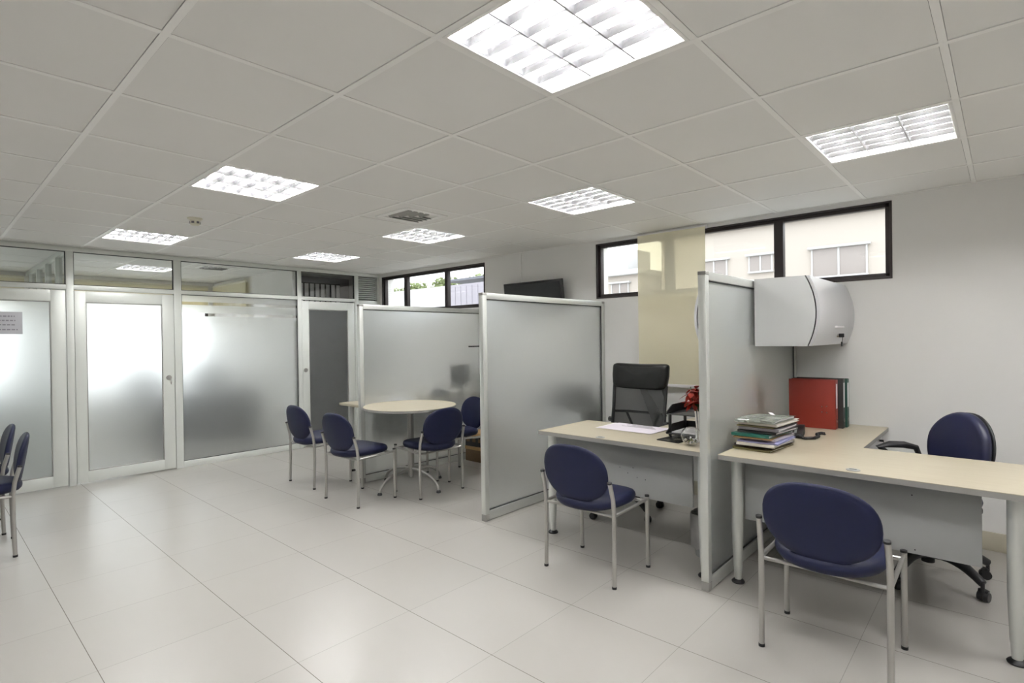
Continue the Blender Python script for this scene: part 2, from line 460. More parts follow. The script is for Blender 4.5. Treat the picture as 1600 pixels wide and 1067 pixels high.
window('window_2', W2, [(5.375, 5.43), (6.235, 6.305)], 'dark framed high ribbon window in the far corner by the louvre')

# ------------------------------------------------------------------ glazed partition with its doors
bm = NB()
T0, T1 = PY, PY + .06
posts = [(-3.6, -3.54), (-1.9, -1.84), (-0.90, -0.84), (0.06, 0.12), (1.02, 1.08), (1.963, 2.037), (3.397, 3.452), (4.243, 4.303), (4.62, WX)]
for a, b in posts: box(bm, a, b, T0, T1, 0, 2.335, bev=.003)
box(bm, XL, WX, T0 - .004, T1 + .004, 2.335, ZC, bev=.003)
box(bm, XL, 4.303, T0 + .002, T1 - .002, 1.957, 2.003, bev=.003)
def rail(x0, x1): box(bm, x0, x1, T0 + .002, T1 - .002, 0, .072, bev=.003)
rail(2.037, 3.397); rail(-3.54, -1.9); rail(-1.84, -.9)
box(bm, 4.303, 4.62, T0 + .002, T1 - .002, 1.90, 1.99, bev=.003); rail(4.303, 4.62)
part = struct('wall_front', bm, MALU2, 'aluminium framed office partition with frosted and clear glass')
# dark glazing beads around the transoms
bm = NB()
def bead(x0, x1, z0, z1, w=.006, y=T0 + .012):
    box(bm, x0, x1, y, y + .03, z0, z0 + w); box(bm, x0, x1, y, y + .03, z1 - w, z1)
    box(bm, x0, x0 + w, y, y + .03, z0, z1); box(bm, x1 - w, x1, y, y + .03, z0, z1)
TR = [(-3.54, -1.9), (-1.84, -.9), (-.84, .06), (.12, 1.02), (1.08, 1.963), (2.037, 3.397), (3.452, 4.243)]
for a, b in TR: bead(a, b, 2.003, 2.335)
bead(2.037, 3.397, .072, 1.957); bead(-3.54, -1.9, .072, 1.957); bead(-1.84, -.9, .072, 1.957)
obj('glazing_bead', bm, MSEAL, part)
for a, b in TR:
    bm = NB(); box(bm, a + .003, b - .003, T0 + .024, T0 + .030, 2.006, 2.332); obj('transom_pane', bm, MGLASS, part)
for a, b in ((2.037, 3.397), (-3.54, -1.9), (-1.84, -.9)):
    bm = NB(); box(bm, a + .003, b - .003, T0 + .022, T0 + .030, .075, 1.954); obj('frosted_pane', bm, MBAND, part)
bm = NB(); box(bm, 4.303, 4.62, T0 + .022, T0 + .032, .07, 1.91); obj('solid_panel', bm, MGREYP, part)
# louvre grille in the corner
bm = NB()
for k in range(11):
    z = 2.015 + k * .0295
    M = Matrix.Translation((4.46, T0 + .03, z)) @ Matrix.Rotation(math.radians(-16), 4, 'X')
    box(bm, -.157, .157, -.02, .02, -.004, .004, M=M)
box(bm, 4.303, 4.62, T0 + .055, T0 + .058, 1.99, 2.335, mi=1)
obj('louvre_grille', bm, [MALU2, MSEAL], part)

def door(name, x0, x1, g0, g1, knob, label):
    root = bpy.data.objects.new(name, None); COL.objects.link(root); root['kind'] = 'structure'; root['label'] = label
    root.location = (x0, PY, 0); ox = -x0
    z0, z1, gz0, gz1 = .012, 1.945, .122, 1.835
    b = NB(); y0, y1 = .006, .046
    x0_, x1_ = x0 + ox + .004, x1 + ox - .004; a, c = g0 + ox, g1 + ox
    box(b, x0_, a, y0, y1, z0, z1, bev=.003); box(b, c, x1_, y0, y1, z0, z1, bev=.003)
    box(b, a - .001, c + .001, y0 + .0004, y1 - .0004, z0, gz0, bev=.003); box(b, a - .001, c + .001, y0 + .0004, y1 - .0004, gz1, z1, bev=.003)
    obj('door_leaf', b, MALU2, root)
    b = NB(); w = .009
    box(b, a, c, y0 + .006, y0 + .02, gz0, gz0 + w, bev=.002); box(b, a, c, y0 + .006, y0 + .02, gz1 - w, gz1, bev=.002)
    box(b, a, a + w, y0 + .006, y0 + .02, gz0, gz1, bev=.002); box(b, c - w, c, y0 + .006, y0 + .02, gz0, gz1, bev=.002)
    obj('glazing_bead', b, MEDGE, root)
    b = NB(); box(b, a + .002, c - .002, .022, .030, gz0 + .002, gz1 - .002); obj('frosted_pane', b, MFROST, root)
    if knob is not None:
        k = knob + ox; b = NB()
        prof = [(0, .006), (.027, .006), (.028, 0), (.024, -.006), (.012, -.010), (.011, -.028), (.022, -.036), (.028, -.050), (.024, -.064), (.012, -.070), (0, -.071)]
        lathe(b, prof, seg=24); bmesh.ops.rotate(b, verts=b.verts[:], cent=(0, 0, 0), matrix=Matrix.Rotation(-PI / 2, 3, 'X'))
        bmesh.ops.transform(b, matrix=Matrix.Scale(-1, 4, (0, 1, 0)), verts=b.verts[:])
        bmesh.ops.translate(b, verts=b.verts[:], vec=(k, .006, 1.027)); kn = obj('door_knob', b, MLEG, root)
        b = NB(); box(b, k - .004, k + .004, -.068, -.066, .955, 1.02, bev=.0006)
        tube(b, [(k + .012 * math.cos(t_ * .7), -.067, .985 + .018 * math.sin(t_ * .7)) for t_ in range(9)], .0012, 6, mi=0, closed=True)
        if name == 'door_2': obj('key', b, MCHROME, kn)
        else: b.free()
    return root
d1 = door('door_1', 0.12, 1.02, .22, .90, None, 'frosted glass office door at the left edge with a paper notice')
d2 = door('door_2', 1.08, 1.963, 1.175, 1.848, 1.902, 'frosted glass office door lit brightly from behind, with a round knob')
d3 = door('door_3', 3.452, 4.243, 3.55, 4.133, 3.497, 'narrow darker frosted glass door beside the screens')
d4 = door('door_4', -.84, .06, -.74, -.04, -.79, 'frosted glass door beyond the left edge of the picture')

# paper notice on the first door: four lines of (illegible) grey print
bm = NB(); box(bm, .50, .694, PY - .0014, PY + .0276 - .028, 1.513, 1.722); 
n_ = tag(obj('paper_notice', bm, MNOTE), 'white paper notice with four printed lines taped on the left frosted door', 'notice')
for k, z in enumerate((1.68, 1.64, 1.60, 1.555)):
    bm = NB(); x = .505 + (.0 if k != 3 else .03)
    while x < .64 + .012 * (k % 2):
        w = random.uniform(.008, .026); box(bm, x, x + w, PY - .0020, PY - .0013, z - .006, z + .006); x += w + .008
    obj('printed_line', bm, MINK2, n_)

# ------------------------------------------------------------------ offices behind the partition
ow = [(-3.2, -.2), (-.05, .92), (1.22, 3.28)]
bm = NB(); xs = [XL] + [v for w in ow for v in w] + [WX]
for k in range(len(xs) - 1):
    if k % 2 == 1:
        box(bm, xs[k], xs[k + 1], BY, BY + .2, 0, .80); box(bm, xs[k], xs[k + 1], BY, BY + .2, 2.2, ZC + .16)
    else: box(bm, xs[k], xs[k + 1], BY, BY + .2, 0, ZC + .16)
struct('wall_back', bm, MWALL, 'far wall of the offices behind the partition, with windows')
for n, (a, b) in enumerate(ow):
    root = bpy.data.objects.new('window_%d' % (n + 3), None); COL.objects.link(root); root['kind'] = 'structure'; root.location = (a, BY, .80)
    root['label'] = 'office window behind the frosted partition, %s' % ('left of the divider', 'beside the divider', 'behind the brightest door')[n]
    bb = NB(); L = b - a; Hh = 1.40
    box(bb, 0, L, .05, .1, 0, .04); box(bb, 0, L, .05, .1, Hh - .04, Hh); box(bb, 0, .04, .05, .1, 0, Hh); box(bb, L - .04, L, .05, .1, 0, Hh); box(bb, L / 2 - .02, L / 2 + .02, .05, .1, 0, Hh)
    obj('window_frame', bb, MDARK, root)
    bb = NB(); box(bb, .03, L - .03, .07, .076, .03, Hh - .03); obj('window_pane', bb, MGLASS, root)
for a, b, lab in ((1.15, 3.25, 'beige roller blind along the far office wall, seen through the clear transoms'), (-.1, 1.0, 'beige roller blind in the left office, seen through the first clear transom')):
    r = thing('roller_blind', lab, 'blind', (a, BY - .06, 1.93), 0, 'office roller blinds')
    bb = NB(); box(bb, 0, b - a, 0, .003, 0, .38); obj('fabric', bb, MBLIND, r)
    bb = NB(); cyl(bb, (0, .012, .38), (b - a, .012, .38), .02); obj('roller', bb, MCREAMP, r)
    bb = NB(); box(bb, 0, b - a, -.004, .010, -.02, 0, bev=.003); obj('bottom_bar', bb, MCREAMP, r)
r = thing('roller_blind', 'beige roller blind on the right-hand office wall, seen through the wide clear transom', 'blind', (3.30, 8.30, 1.93), 0, 'office roller blinds')
bb = NB(); box(bb, 0, .003, 0, 1.3, 0, .38); obj('fabric', bb, MBLIND, r)
bb = NB(); cyl(bb, (.012, 0, .38), (.012, 1.3, .38), .02); obj('roller', bb, MCREAMP, r)
bb = NB(); box(bb, -.004, .010, 0, 1.3, -.02, 0, bev=.003); obj('bottom_bar', bb, MCREAMP, r)
# divider between the two offices: solid below, clear transoms above
bm = NB()
box(bm, 1.02, 1.08, PY + .06, BY, 0, 2.0); box(bm, 1.02, 1.08, PY + .06, BY, 2.33, ZC)
for y in (7.45, 8.1, 8.75, 9.4): box(bm, 1.02, 1.08, y, y + .06, 2.0, 2.33)
wd = struct('wall_office_left', bm, MALU2, 'divider between the two offices with clear transoms on top')
bm = NB(); box(bm, 1.047, 1.053, PY + .06, BY, 1.99, 2.335); obj('transom_pane', bm, MGLASS, wd)
bm = NB(); box(bm, 3.36, 3.42, PY + .06, BY, 0, ZC)
struct('wall_office_right', bm, MWALL, 'wall between the office and the file closet')
bm = NB(); box(bm, 3.42, WX, 7.72, 7.78, 0, ZC)
struct('wall_closet', bm, MMIDG, 'dark rear wall of the file closet')

# furniture in the office, blurred by the frosted glass
def plain_desk(root, L, W, mat_top, mat_leg):
    b = NB(); box(b, 0, L, 0, W, .715, .74, bev=.004); obj('desktop', b, mat_top, root)
    for x, y in ((.06, .06), (L - .06, .06), (.06, W - .06), (L - .06, W - .06)):
        b = NB(); cyl(b, (x, y, 0), (x, y, .715), .025); obj('leg', b, mat_leg, root)
    b = NB(); box(b, .08, L - .08, .05, .068, .10, .715); obj('modesty_panel', b, mat_top, root)
r = thing('office_desk', 'dark desk in the office behind the wide frosted pane', 'desk', (2.05, 7.95, 0)); plain_desk(r, 1.27, .6, MDGREY, MSHELL)

# ------------------------------------------------------------------ chairs
def visitor_chair(label):
    r = thing('visitor_chair', label, 'chair', (0, 0, 0), 0, 'blue visitor chairs')
    HW = .243
    for s in (-1, 1):                        # rear leg and back post in one tube
        b = NB(); tube(b, [(-.192, s * HW, .012), (-.186, s * HW, .25), (-.186, s * HW, .42), (-.196, s * HW, .50), (-.222, s * (HW - .004), .595)], .0125, 14)
        l = obj('leg', b, MLEG, r)
        b = NB(); cyl(b, (-.192, s * HW, 0), (-.192, s * HW, .014), .0135); obj('leg_tip', b, MSHELL, l)
        b = NB(); cyl(b, (-.222, s * (HW - .004), .592), (-.224, s * (HW - .004), .602), .0135); obj('leg_cap', b, MSHELL, l)
        b = NB(); tube(b, [(.195, s * HW, .012), (.190, s * HW, .437)], .0125, 14)
        l = obj('leg', b, MLEG, r)
        b = NB(); cyl(b, (.195, s * HW, 0), (.195, s * HW, .014), .0135); obj('leg_tip', b, MSHELL, l)
        b = NB(); cyl(b, (.190, s * HW, .434), (.190, s * HW, .444), .0135); obj('leg_cap', b, MSHELL, l)
    b = NB()
    for s in (-1, 1):
        tube(b, [(-.186, s * HW, .405), (.19, s * HW, .418)], .010, 10)
    tube(b, [(-.186, -HW, .402), (-.14, -.15, .386), (-.14, .15, .386), (-.186, HW, .402)], .009, 10)
    tube(b, [(.15, -HW, .416), (.15, HW, .416)], .010, 10)
    obj('seat_frame', b, MLEG, r)
    b = NB()
    def SF(u, v, w):
        z = .440 + w - .012 * max(0, (u - .08) / .13) ** 2 + .014 * (v / .225) ** 2
        return (u + .006 if u > 0 else u * 1.10 + .006, v, z)
    cushion(b, .225, .222, 2.5, .068, .012, SF); obj('seat', b, MBLUE, r, angle=1.2)
    b = NB()
    def out(th):
        x, y = sup(th, .226, .168, 2.4)
        if y < 0: y *= 1.0; x *= 1 - .09 * (-y / .168) ** 2
        else: x *= 1 + .0 * y
        return (x, y)
    def BF(u, v, w):
        x = -.236 - .16 * (v + .02) + .55 * u * u - .004 + w
        return (x, u, .624 + v)
    cushion(b, .226, .178, 2.25, .030, .008, BF, outline=out); obj('backrest', b, MBLUE, r, angle=1.2)
    return r
ch0 = visitor_chair('blue visitor chair in front of the desk with the executive chair')
ch0.location = (2.81, 1.875, 0)
for x, y, deg, lab in [
        (2.762, .588, 0, 'nearest and largest blue visitor chair, in front of the right desk'),
        (2.735, 5.12, 0, 'blue visitor chair farthest left of the round table, in front of the frosted door'),
        (2.672, 4.29, 3, 'blue visitor chair at the left side of the round table, side view'),
        (3.235, 4.01, 88, 'blue visitor chair seen from behind, tucked under the near side of the round table'),
        (3.785, 4.275, 167, 'blue visitor chair on the far right of the round table, half hidden by a screen'),
        (.262, 5.148, 176, 'blue visitor chair at the left edge of the picture, nearer of the two'),
        (.245, 5.775, 179, 'blue visitor chair at the very left edge, farther of the two')]:
    dup(ch0, (x, y, 0), math.radians(deg), lab)

# castor base shared by the swivel chairs
def star_base(root, R, rot, arm_mat, z_hub=.11, h_seat=.42):
    b = NB()
    cyl(b, (0, 0, .09), (0, 0, .20), .032); cyl(b, (0, 0, .18), (0, 0, h_seat), .022)
    obj('gas_lift', b, MSHELL, root)
    for k in range(5):
        a = rot + k * 2 * PI / 5; c, s = math.cos(a), math.sin(a)
        b = NB()
        n = 9; pts, rs = [], []
        for q in range(n):
            f = q / (n - 1); rr = .02 + (R - .02) * f
            pts.append((rr * c, rr * s, .15 - .055 * f ** 2.2 + .02 * math.sin(f * PI))); rs.append(.036 - .015 * f)
        tube(b, pts, rs, 12); obj('base_arm', b, arm_mat, root)
        b = NB(); cx, cy = R * c, R * s; a2 = a + .9 + k
        ox, oy = math.cos(a2) * .012, math.sin(a2) * .012
        px, py = -math.sin(a2), math.cos(a2)
        cyl(b, (cx, cy, .05), (cx, cy, .10), .009)
        for sd in (-1, 1):
            q0 = (cx + ox + px * .006 * sd, cy + oy + py * .006 * sd, .027); q1 = (cx + ox + px * .024 * sd, cy + oy + py * .024 * sd, .027)
            cyl(b, q0, q1, .027, .024, 20)
        tube(b, [(cx + ox + px * -.02, cy + oy + py * -.02, .05), (cx + ox, cy + oy, .056), (cx + ox + px * .02, cy + oy + py * .02, .05)], .013, 10)
        obj('castor', b, MSHELL, root)

# blue task chair, turned towards the inner corner of the right desk
tk = thing('task_chair', 'blue swivel task chair with black five-star base behind the right desk', 'chair', (3.93, .345, 0), math.radians(136))
star_base(tk, .31, math.radians(24), MSHELL)
b = NB()
cushion(b, .235, .235, 2.8, .07, .02, lambda u, v, w: (u + .02, v, .475 + w - .02 * max(0, (u - .1) / .13) ** 2)); obj('seat', b, MBLUEV, tk, angle=1.2)
b = NB(); box(b, -.18, .18, -.17, .17, .405, .445, bev=.012); obj('seat_pan', b, MSHELL, tk)
def tb_out(th):
    x, y = sup(th, .200, .20, 2.3)
    if y > 0: x *= 1 - .16 * (y / .20) ** 2
    return (x, y)
b = NB()
cushion(b, .200, .20, 2.3, .055, .016, lambda u, v, w: (-.215 - .10 * v + .75 * u * u + w, u, .745 + v), outline=tb_out); obj('backrest', b, MBLUEV, tk, angle=1.2)
b = NB()
cushion(b, .195, .195, 2.3, .022, .0, lambda u, v, w: (-.252 - .10 * v + .75 * u * u + w, u, .745 + v), outline=lambda th: tuple(q * .985 for q in tb_out(th))); obj('back_shell', b, MSHELL, tk, angle=1.2)
b = NB(); tube(b, [(-.05, 0, .415), (-.20, 0, .41), (-.255, 0, .47), (-.268, 0, .62), (-.265, 0, .72)], .02, 10); obj('back_bracket', b, MSHELL, tk)
for s in (-1, 1):
    b = NB(); tube(b, [(.0, s * .17, .425), (.0, s * .245, .43), (.02, s * .255, .50), (.09, s * .255, .61), (.15, s * .25, .655), (.18, s * .248, .676), (.11, s * .246, .690), (.02, s * .245, .685), (-.06, s * .245, .665), (-.08, s * .245, .62), (-.05, s * .248, .54), (.0, s * .25, .44)], [.013, .014, .015, .016, .018, .019, .021, .021, .018, .015, .014, .013], 10)
    if s < 0:
        for v_ in b.verts:
            if v_.co.z > .55: v_.co.z += .03; v_.co.x -= .08
    obj('armrest', b, MSHELL, tk)

# black executive chair with leather headrest and mesh back
ex = thing('executive_chair', 'black high-backed executive chair with leather headrest and mesh back', 'chair', (3.86, 2.33, 0), math.radians(178))
star_base(ex, .33, math.radians(67), MSHELL)
b = NB(); cushion(b, .25, .255, 3.2, .085, .015, lambda u, v, w: (u + .02, v, .47 + w - .02 * max(0, (u - .1) / .14) ** 2)); obj('seat', b, MLEATH, ex, angle=1.2)
b = NB(); box(b, -.17, .17, -.15, .15, .39, .43, bev=.01); obj('seat_pan', b, MSHELL, ex)
def bx(z): return -.235 - .13 * (z - .5)
b = NB()
N, Mm = 14, 20; vs = {}
for i in range(N + 1):
    for j in range(Mm + 1):
        u = -1 + 2 * i / N; z = .50 + (1.00 - .50) * j / Mm
        vs[i, j] = b.verts.new((bx(z) - .035 * (1 - u * u) + .014 * math.sin(z * 13 + u * 4) * (1 - u * u), u * (.245 - .012 * math.sin((z - .5) / .5 * PI)), z))
for i in range(N):
    for j in range(Mm): b.faces.new((vs[i, j], vs[i + 1, j], vs[i + 1, j + 1], vs[i, j + 1]))
obj('mesh_back', b, MMESH, ex)
for s in (-1, 1):
    b = NB(); tube(b, [(-.16, s * .25, .44), (bx(.47), s * .255, .47), (bx(.6), s * .25, .60), (bx(.8), s * .246, .80), (bx(1.0), s * .25, 1.0)], .014, 12); obj('side_rail', b, MSHELL, ex)
    b = NB(); cyl(b, (bx(.69), s * .25, .69), (bx(.69), s * .283, .69), .022); obj('arm_knob', b, MSHELL, ex)
b = NB()
for z in (.52, 0.76):
    tube(b, [(bx(z) - .014, -.25, z), (bx(z) - .075, -.12, z), (bx(z) - .08, .12, z), (bx(z) - .014, .25, z)], .011, 10)
for s in (-1, 1):
    tube(b, [(bx(.52) - .078, s * .06, .52), (bx(.64) - .09, s * .10, .64), (bx(.76) - .072, s * .16, .76)], .010, 10)
obj('back_brace', b, MSHELL, ex)
b = NB()
cushion(b, .27, .108, 9.0, .075, .022, lambda u, v, w: (bx(1.07 + v) - .02 + .30 * u * u + w * 1.0, u * (1 - .05 * (v < 0) * min(1, -v / .1)), 1.068 + v + .010 * (u / .26) ** 2)); obj('headrest', b, MLEATH, ex, angle=1.2)

# black chairs in the office behind the frosted pane
def dark_chair(loc, deg, label):
    r = thing('office_chair', label, 'chair', loc, math.radians(deg), 'black chairs behind the frosted glass')
    star_base(r, .28, 0, MSHELL)
    b = NB(); cushion(b, .24, .24, 2.8, .08, .02, lambda u, v, w: (u, v, .47 + w)); obj('seat', b, MLEATH, r, angle=1.2)
    b = NB(); cushion(b, .23, .30, 3.0, .06, .02, lambda u, v, w: (-.24 - .1 * v + .6 * u * u + w, u, .86 + v)); obj('backrest', b, MLEATH, r, angle=1.2)
    b = NB(); tube(b, [(0, 0, .41), (-.24, 0, .42), (-.27, 0, .6)], .02, 10); obj('back_bracket', b, MSHELL, r)
    return r
dc = dark_chair((3.0, 8.85, 0), -95, 'black swivel chair behind the wide frosted pane, at its right end')
dup(dc, (2.25, 8.95, 0), math.radians(-80), 'black swivel chair behind the wide frosted pane, near its left end')

# ------------------------------------------------------------------ glazed free-standing screens
def screen(y, x0, label):
    r = thing('glass_screen', label, 'screen', (x0, y, 0), 0, 'frosted glass desk screens')
    L = WX - .004 - x0; t = .0225; H = 1.766
    for xa in (0, L - .045):
        b = NB(); box(b, xa, xa + .045, -t, t, .05, H - .02, bev=.003); p = obj('post', b, MALU, r)
        b = NB(); box(b, xa + .0005, xa + .0445, -t + .0005, t - .0005, 0, .05, bev=.002); obj('foot_cap', b, MEDGE, p)
        b = NB(); box(b, xa - .001, xa + .046, -t - .001, t + .001, H - .02, H, bev=.003); obj('end_cap', b, MEDGE, p)
    b = NB(); box(b, .045, L - .045, -t + .001, t - .001, H - .048, H, bev=.003); obj('top_rail', b, MALU, r)
    b = NB(); box(b, .045, L - .045, -t + .001, t - .001, .004, .075, bev=.003); obj('bottom_rail', b, MALU, r)
    b = NB()
    for ya in (-.013, .006):
        box(b, .045, .051, ya, ya + .007, .075, H - .048); box(b, L - .051, L - .045, ya, ya + .007, .075, H - .048)
        box(b, .045, L - .045, ya, ya + .007, H - .055, H - .048); box(b, .045, L - .045, ya, ya + .007, .075, .081)
    obj('glazing_bead', b, MSEAL, r)
    b = NB(); box(b, .046, L - .046, -.004, .004, .077, H - .050); obj('frosted_pane', b, MFROST, r)
    return r
screen(1.24, 2.92, 'nearest frosted glass screen, seen edge-on between the two desks')
screen(3.00, 2.945, 'frosted glass screen in the middle, left of the executive chair')
screen(4.72, 2.945, 'farthest frosted glass screen, directly behind the round table')

# ------------------------------------------------------------------ desks
def foot_leg(root, x, y):
    b = NB(); lathe(b, [(0, .02), (.018, .02), (.024, .10), (.031, .30), (.031, .715), (0, .715)], (x, y, 0), 24); l = obj('leg', b, MALU, root)
    b = NB(); lathe(b, [(0, 0), (.034, 0), (.036, .006), (.030, .014), (.014, .022), (0, .022)], (x, y, 0), 24); obj('foot_glide', b, MSHELL, l)
def l_desk(y0, y1, xf, xb, ry0, ry1, legs, mod, grom, marks, label):
    r = thing('l_shaped_desk', label, 'desk', (xf, y0, 0), 0, 'L-shaped maple desks')
    def b0(): return NB()
    X, Yy = (lambda x: x - xf), (lambda y: y - y0)
    poly = [(X(xf), Yy(y0)), (X(xb), Yy(y0))]
    if ry0 > y0 + .01: poly += [(X(xb), Yy(ry0)), (X(WX - .01), Yy(ry0)), (X(WX - .01), Yy(ry1)), (X(xf), Yy(y1))]
    else: poly = [(X(xf), Yy(y0)), (X(WX - .01), Yy(y0)), (X(WX - .01), Yy(ry1)), (X(xb), Yy(ry1)), (X(xb), Yy(y1)), (X(xf), Yy(y1))]
    b = b0(); prism(b, poly, .7395, .742, 'z'); dt = obj('desktop', b, MMAPLE, r)
    b = b0(); prism(b, poly, .714, .7394, 'z'); obj('edge_band', b, MEDGE, dt)
    for x, y in legs: foot_leg(r, X(x), Yy(y))
    m0, m1, mx = mod
    b = b0(); box(b, X(mx), X(mx) + .018, Yy(m0), Yy(m1), .355, .714, bev=.0015); mp = obj('modesty_panel', b, MGREYP, r)
    if marks:
        b = b0()
        for yy, zz in marks: cyl(b, (X(mx) - .0006, Yy(yy), zz), (X(mx) + .003, Yy(yy), zz), .0032, seg=10)
        obj('screw_hole', b, MSHELL, mp)
    b = b0(); gx, gy = grom
    lathe(b, [(.026, .742), (.030, .742), (.031, .7445), (.024, .7465), (0, .7455)], (X(gx), Yy(gy), 0), 28); g = obj('cable_grommet', b, MGREYP, r)
    b = b0(); box(b, X(gx) - .004, X(gx) + .004, Yy(gy) - .016, Yy(gy) + .016, .746, .7472, bev=.001); obj('cable_slot', b, MSHELL, g)
    b = b0(); box(b, X(mx) + .03, X(mx) + .07, Yy(min(m0, m1)) + .05, Yy(max(m0, m1)) - .05, .68, .714); obj('support_beam', b, MEDGE, r)
    return r
DH = .7425
l_desk(-.06, 1.205, 3.03, 3.73, .625, 1.205, [(3.155, 1.145), (3.135, -.025)], (.087, 1.118, 3.20), (3.088, .561), [(.34, .635), (.33, .375)],
       'pale maple desk on the right with a pile of folders and three binders')
l_desk(1.275, 2.51, 3.03, 3.66, 1.275, 1.90, [(3.10, 2.44), (3.10, 1.32)], (1.43, 2.48, 3.20), (3.066, 2.006),
       [(1.84, .54), (1.94, .53), (1.88, .50), (1.81, .48), (1.75, .475)], 'pale maple desk left of the edge-on screen, with papers and a glass bowl')

# pedestal under the right desk return
pd = thing('drawer_pedestal', 'grey drawer pedestal with a key in its lock under the right desk', 'pedestal', (4.02, .66, 0))
b = NB(); box(b, 0, .60, .02, .48, .05, .712, bev=.003); obj('body', b, MGREYP, pd)
b = NB()
for z0, z1 in ((.06, .33), (.335, .52), (.525, .70)):
    b = NB(); box(b, .004, .596, 0, .0195, z0, z1, bev=.003); dr = obj('drawer', b, MCAB, pd)
    b = NB(); tube(b, [(.22, .0, (z0 + z1) / 2), (.22, -.022, (z0 + z1) / 2), (.38, -.022, (z0 + z1) / 2), (.38, 0, (z0 + z1) / 2)], .005, 8); obj('handle', b, MLEG, dr)
b = NB(); cyl(b, (.43, .0, .675), (.43, -.010, .675), .010); lk = obj('lock', b, MCHROME, pd)
b = NB(); box(b, .424, .436, -.034, -.008, .668, .682, bev=.002); box(b, .428, .432, -.036, -.032, .600, .672, bev=.001); box(b, .421, .440, -.042, -.028, .590, .625, bev=.004); obj('key', b, MSHELL, lk)

# round meeting table
rt = thing('round_table', 'round pale maple meeting table on a silver column with four arched legs', 'table', (3.205, 4.25, 0), 0)
R0 = .44
b = NB(); lathe(b, [(0, .7825), (R0 - .003, .7825), (R0, .78), (R0, .7795), (0, .7795)], seg=72); tp = obj('tabletop', b, MMAPLE, rt)
b = NB(); lathe(b, [(0, .757), (R0 - .003, .757), (R0, .760), (R0, .7793), (0, .7793)], seg=72); obj('edge_band', b, MEDGE, tp)
b = NB(); lathe(b, [(0, .085), (.022, .09), (.030, .115), (.031, .16), (.031, .750), (.09, .752), (.09, .757), (0, .757)], seg=28); obj('column', b, MLEG, rt)
for k in range(4):
    a = math.radians(4) + k * PI / 2; c, s = math.cos(a), math.sin(a)
    b = NB(); pts = []
    for q in range(12):
        f = q / 11; ang = f * PI / 2
        pts.append(((.03 + .345 * math.sin(ang)) * c, (.03 + .345 * math.sin(ang)) * s, .02 + .155 * math.cos(ang)))
    tube(b, pts, .0135, 12); l = obj('leg', b, MLEG, rt)
    b = NB(); lathe(b, [(0, 0), (.020, 0), (.022, .006), (.018, .018), (.012, .026), (0, .026)], (.375 * c, .375 * s, 0), 20); obj('foot_glide', b, MSHELL, l)

# desk behind the farthest screen with its things
fd = thing('office_desk', 'pale maple desk behind the farthest screen, its end showing left of the round table', 'desk', (3.08, 4.775, 0))
b = NB(); box(b, 0, 1.55, 0, .56, .716, .742, bev=.002); obj('desktop', b, MMAPLE, fd)
for x, y in ((.10, .10), (.10, .48), (1.45, .48)): foot_leg(fd, x, y)
b = NB(); box(b, .16, 1.40, .30, .318, .30, .716, bev=.001); obj('modesty_panel', b, MGREYP, fd)
mo = thing('computer_monitor', 'computer monitor blurred behind the farthest screen', 'monitor', (4.43, 4.92, DH), math.radians(195))
b = NB(); box(b, -.20, .20, -.02, .02, .10, .36, bev=.008); obj('casing', b, MSHELL, mo)
b = NB(); box(b, -.185, .185, -.023, -.0195, .115, .345); obj('display', b, MSCREEN, mo)
b = NB(); box(b, .196, .206, -.022, .022, .10, .36, bev=.002); obj('side_trim', b, MPAPER, mo)
b = NB(); cyl(b, (0, .03, .01), (0, .03, .14), .02); lathe(b, [(0, 0), (.10, 0), (.10, .008), (.02, .02), (0, .02)], (0, .02, 0), 28); obj('stand', b, MSHELL, mo)

def telephone(loc, deg, label, cord=None):
    r = thing('desk_telephone', label, 'telephone', loc, math.radians(deg))
    b = NB(); prism(b, [(-.10, 0), (.10, 0), (.10, .025), (-.10, .065)], -.09, .09, 'y', bev=.006); obj('base', b, MSHELL, r)
    b = NB()
    for i in range(4):
        for j in range(3): box(b, -.02 + i * .026, -.004 + i * .026, .0 + j * .024 - .01, .014 + j * .024 - .01, .045 - .0052 * i, .056 - .0052 * i, bev=.002)
    obj('keypad', b, MGREYP, r)
    b = NB(); tube(b, [(-.10, -.06, .075), (-.07, -.06, .092), (0, -.06, .085), (.07, -.06, .065), (.095, -.06, .042)], [.022, .020, .014, .018, .021], 12); obj('handset', b, MSHELL, r)
    if cord:
        b = NB(); P = [Vector(p) for p in cord]; pts = []
        L = [0]
        for p, q in zip(P[:-1], P[1:]): L.append(L[-1] + (q - p).length)
        n = int(L[-1] / .0011)
        for i in range(n):
            s = L[-1] * i / (n - 1); k = max(j for j in range(len(P) - 1) if L[j] <= s + 1e-9)
            f = (s - L[k]) / max(1e-6, L[k + 1] - L[k]); p = P[k].lerp(P[k + 1], f); d = (P[k + 1] - P[k]).normalized()
            u, w = frame(d); a = s / .0075 * 2 * PI
            pts.append(p + (u * math.cos(a) + w * math.sin(a)) * .008)
        tube(b, pts, .0026, 6); obj('coiled_cord', b, MSHELL, r)
    return r
telephone((4.13, 4.90, DH), 200, 'black telephone blurred behind the farthest screen')
pp = tag(obj('paper_sheaf', (lambda b: (box(b, 0, .30, 0, .21, 0, .02, bev=.002), b)[1])(NB()), MPAPER), 'white sheaf of papers blurred behind the farthest screen', 'papers')
pp.location = (3.42, 4.80, DH); pp.rotation_euler = (0, 0, .15)
b = NB(); box(b, 4.40, 4.60, 4.688, 4.697, 1.314, 1.328, bev=.001); tag(obj('shelf_strip', b, MSHELL), 'short black strip fixed to the farthest screen near its right end', 'strip')
b = NB(); box(b, 0, .2, 0, .01, 0, .01); b.free()

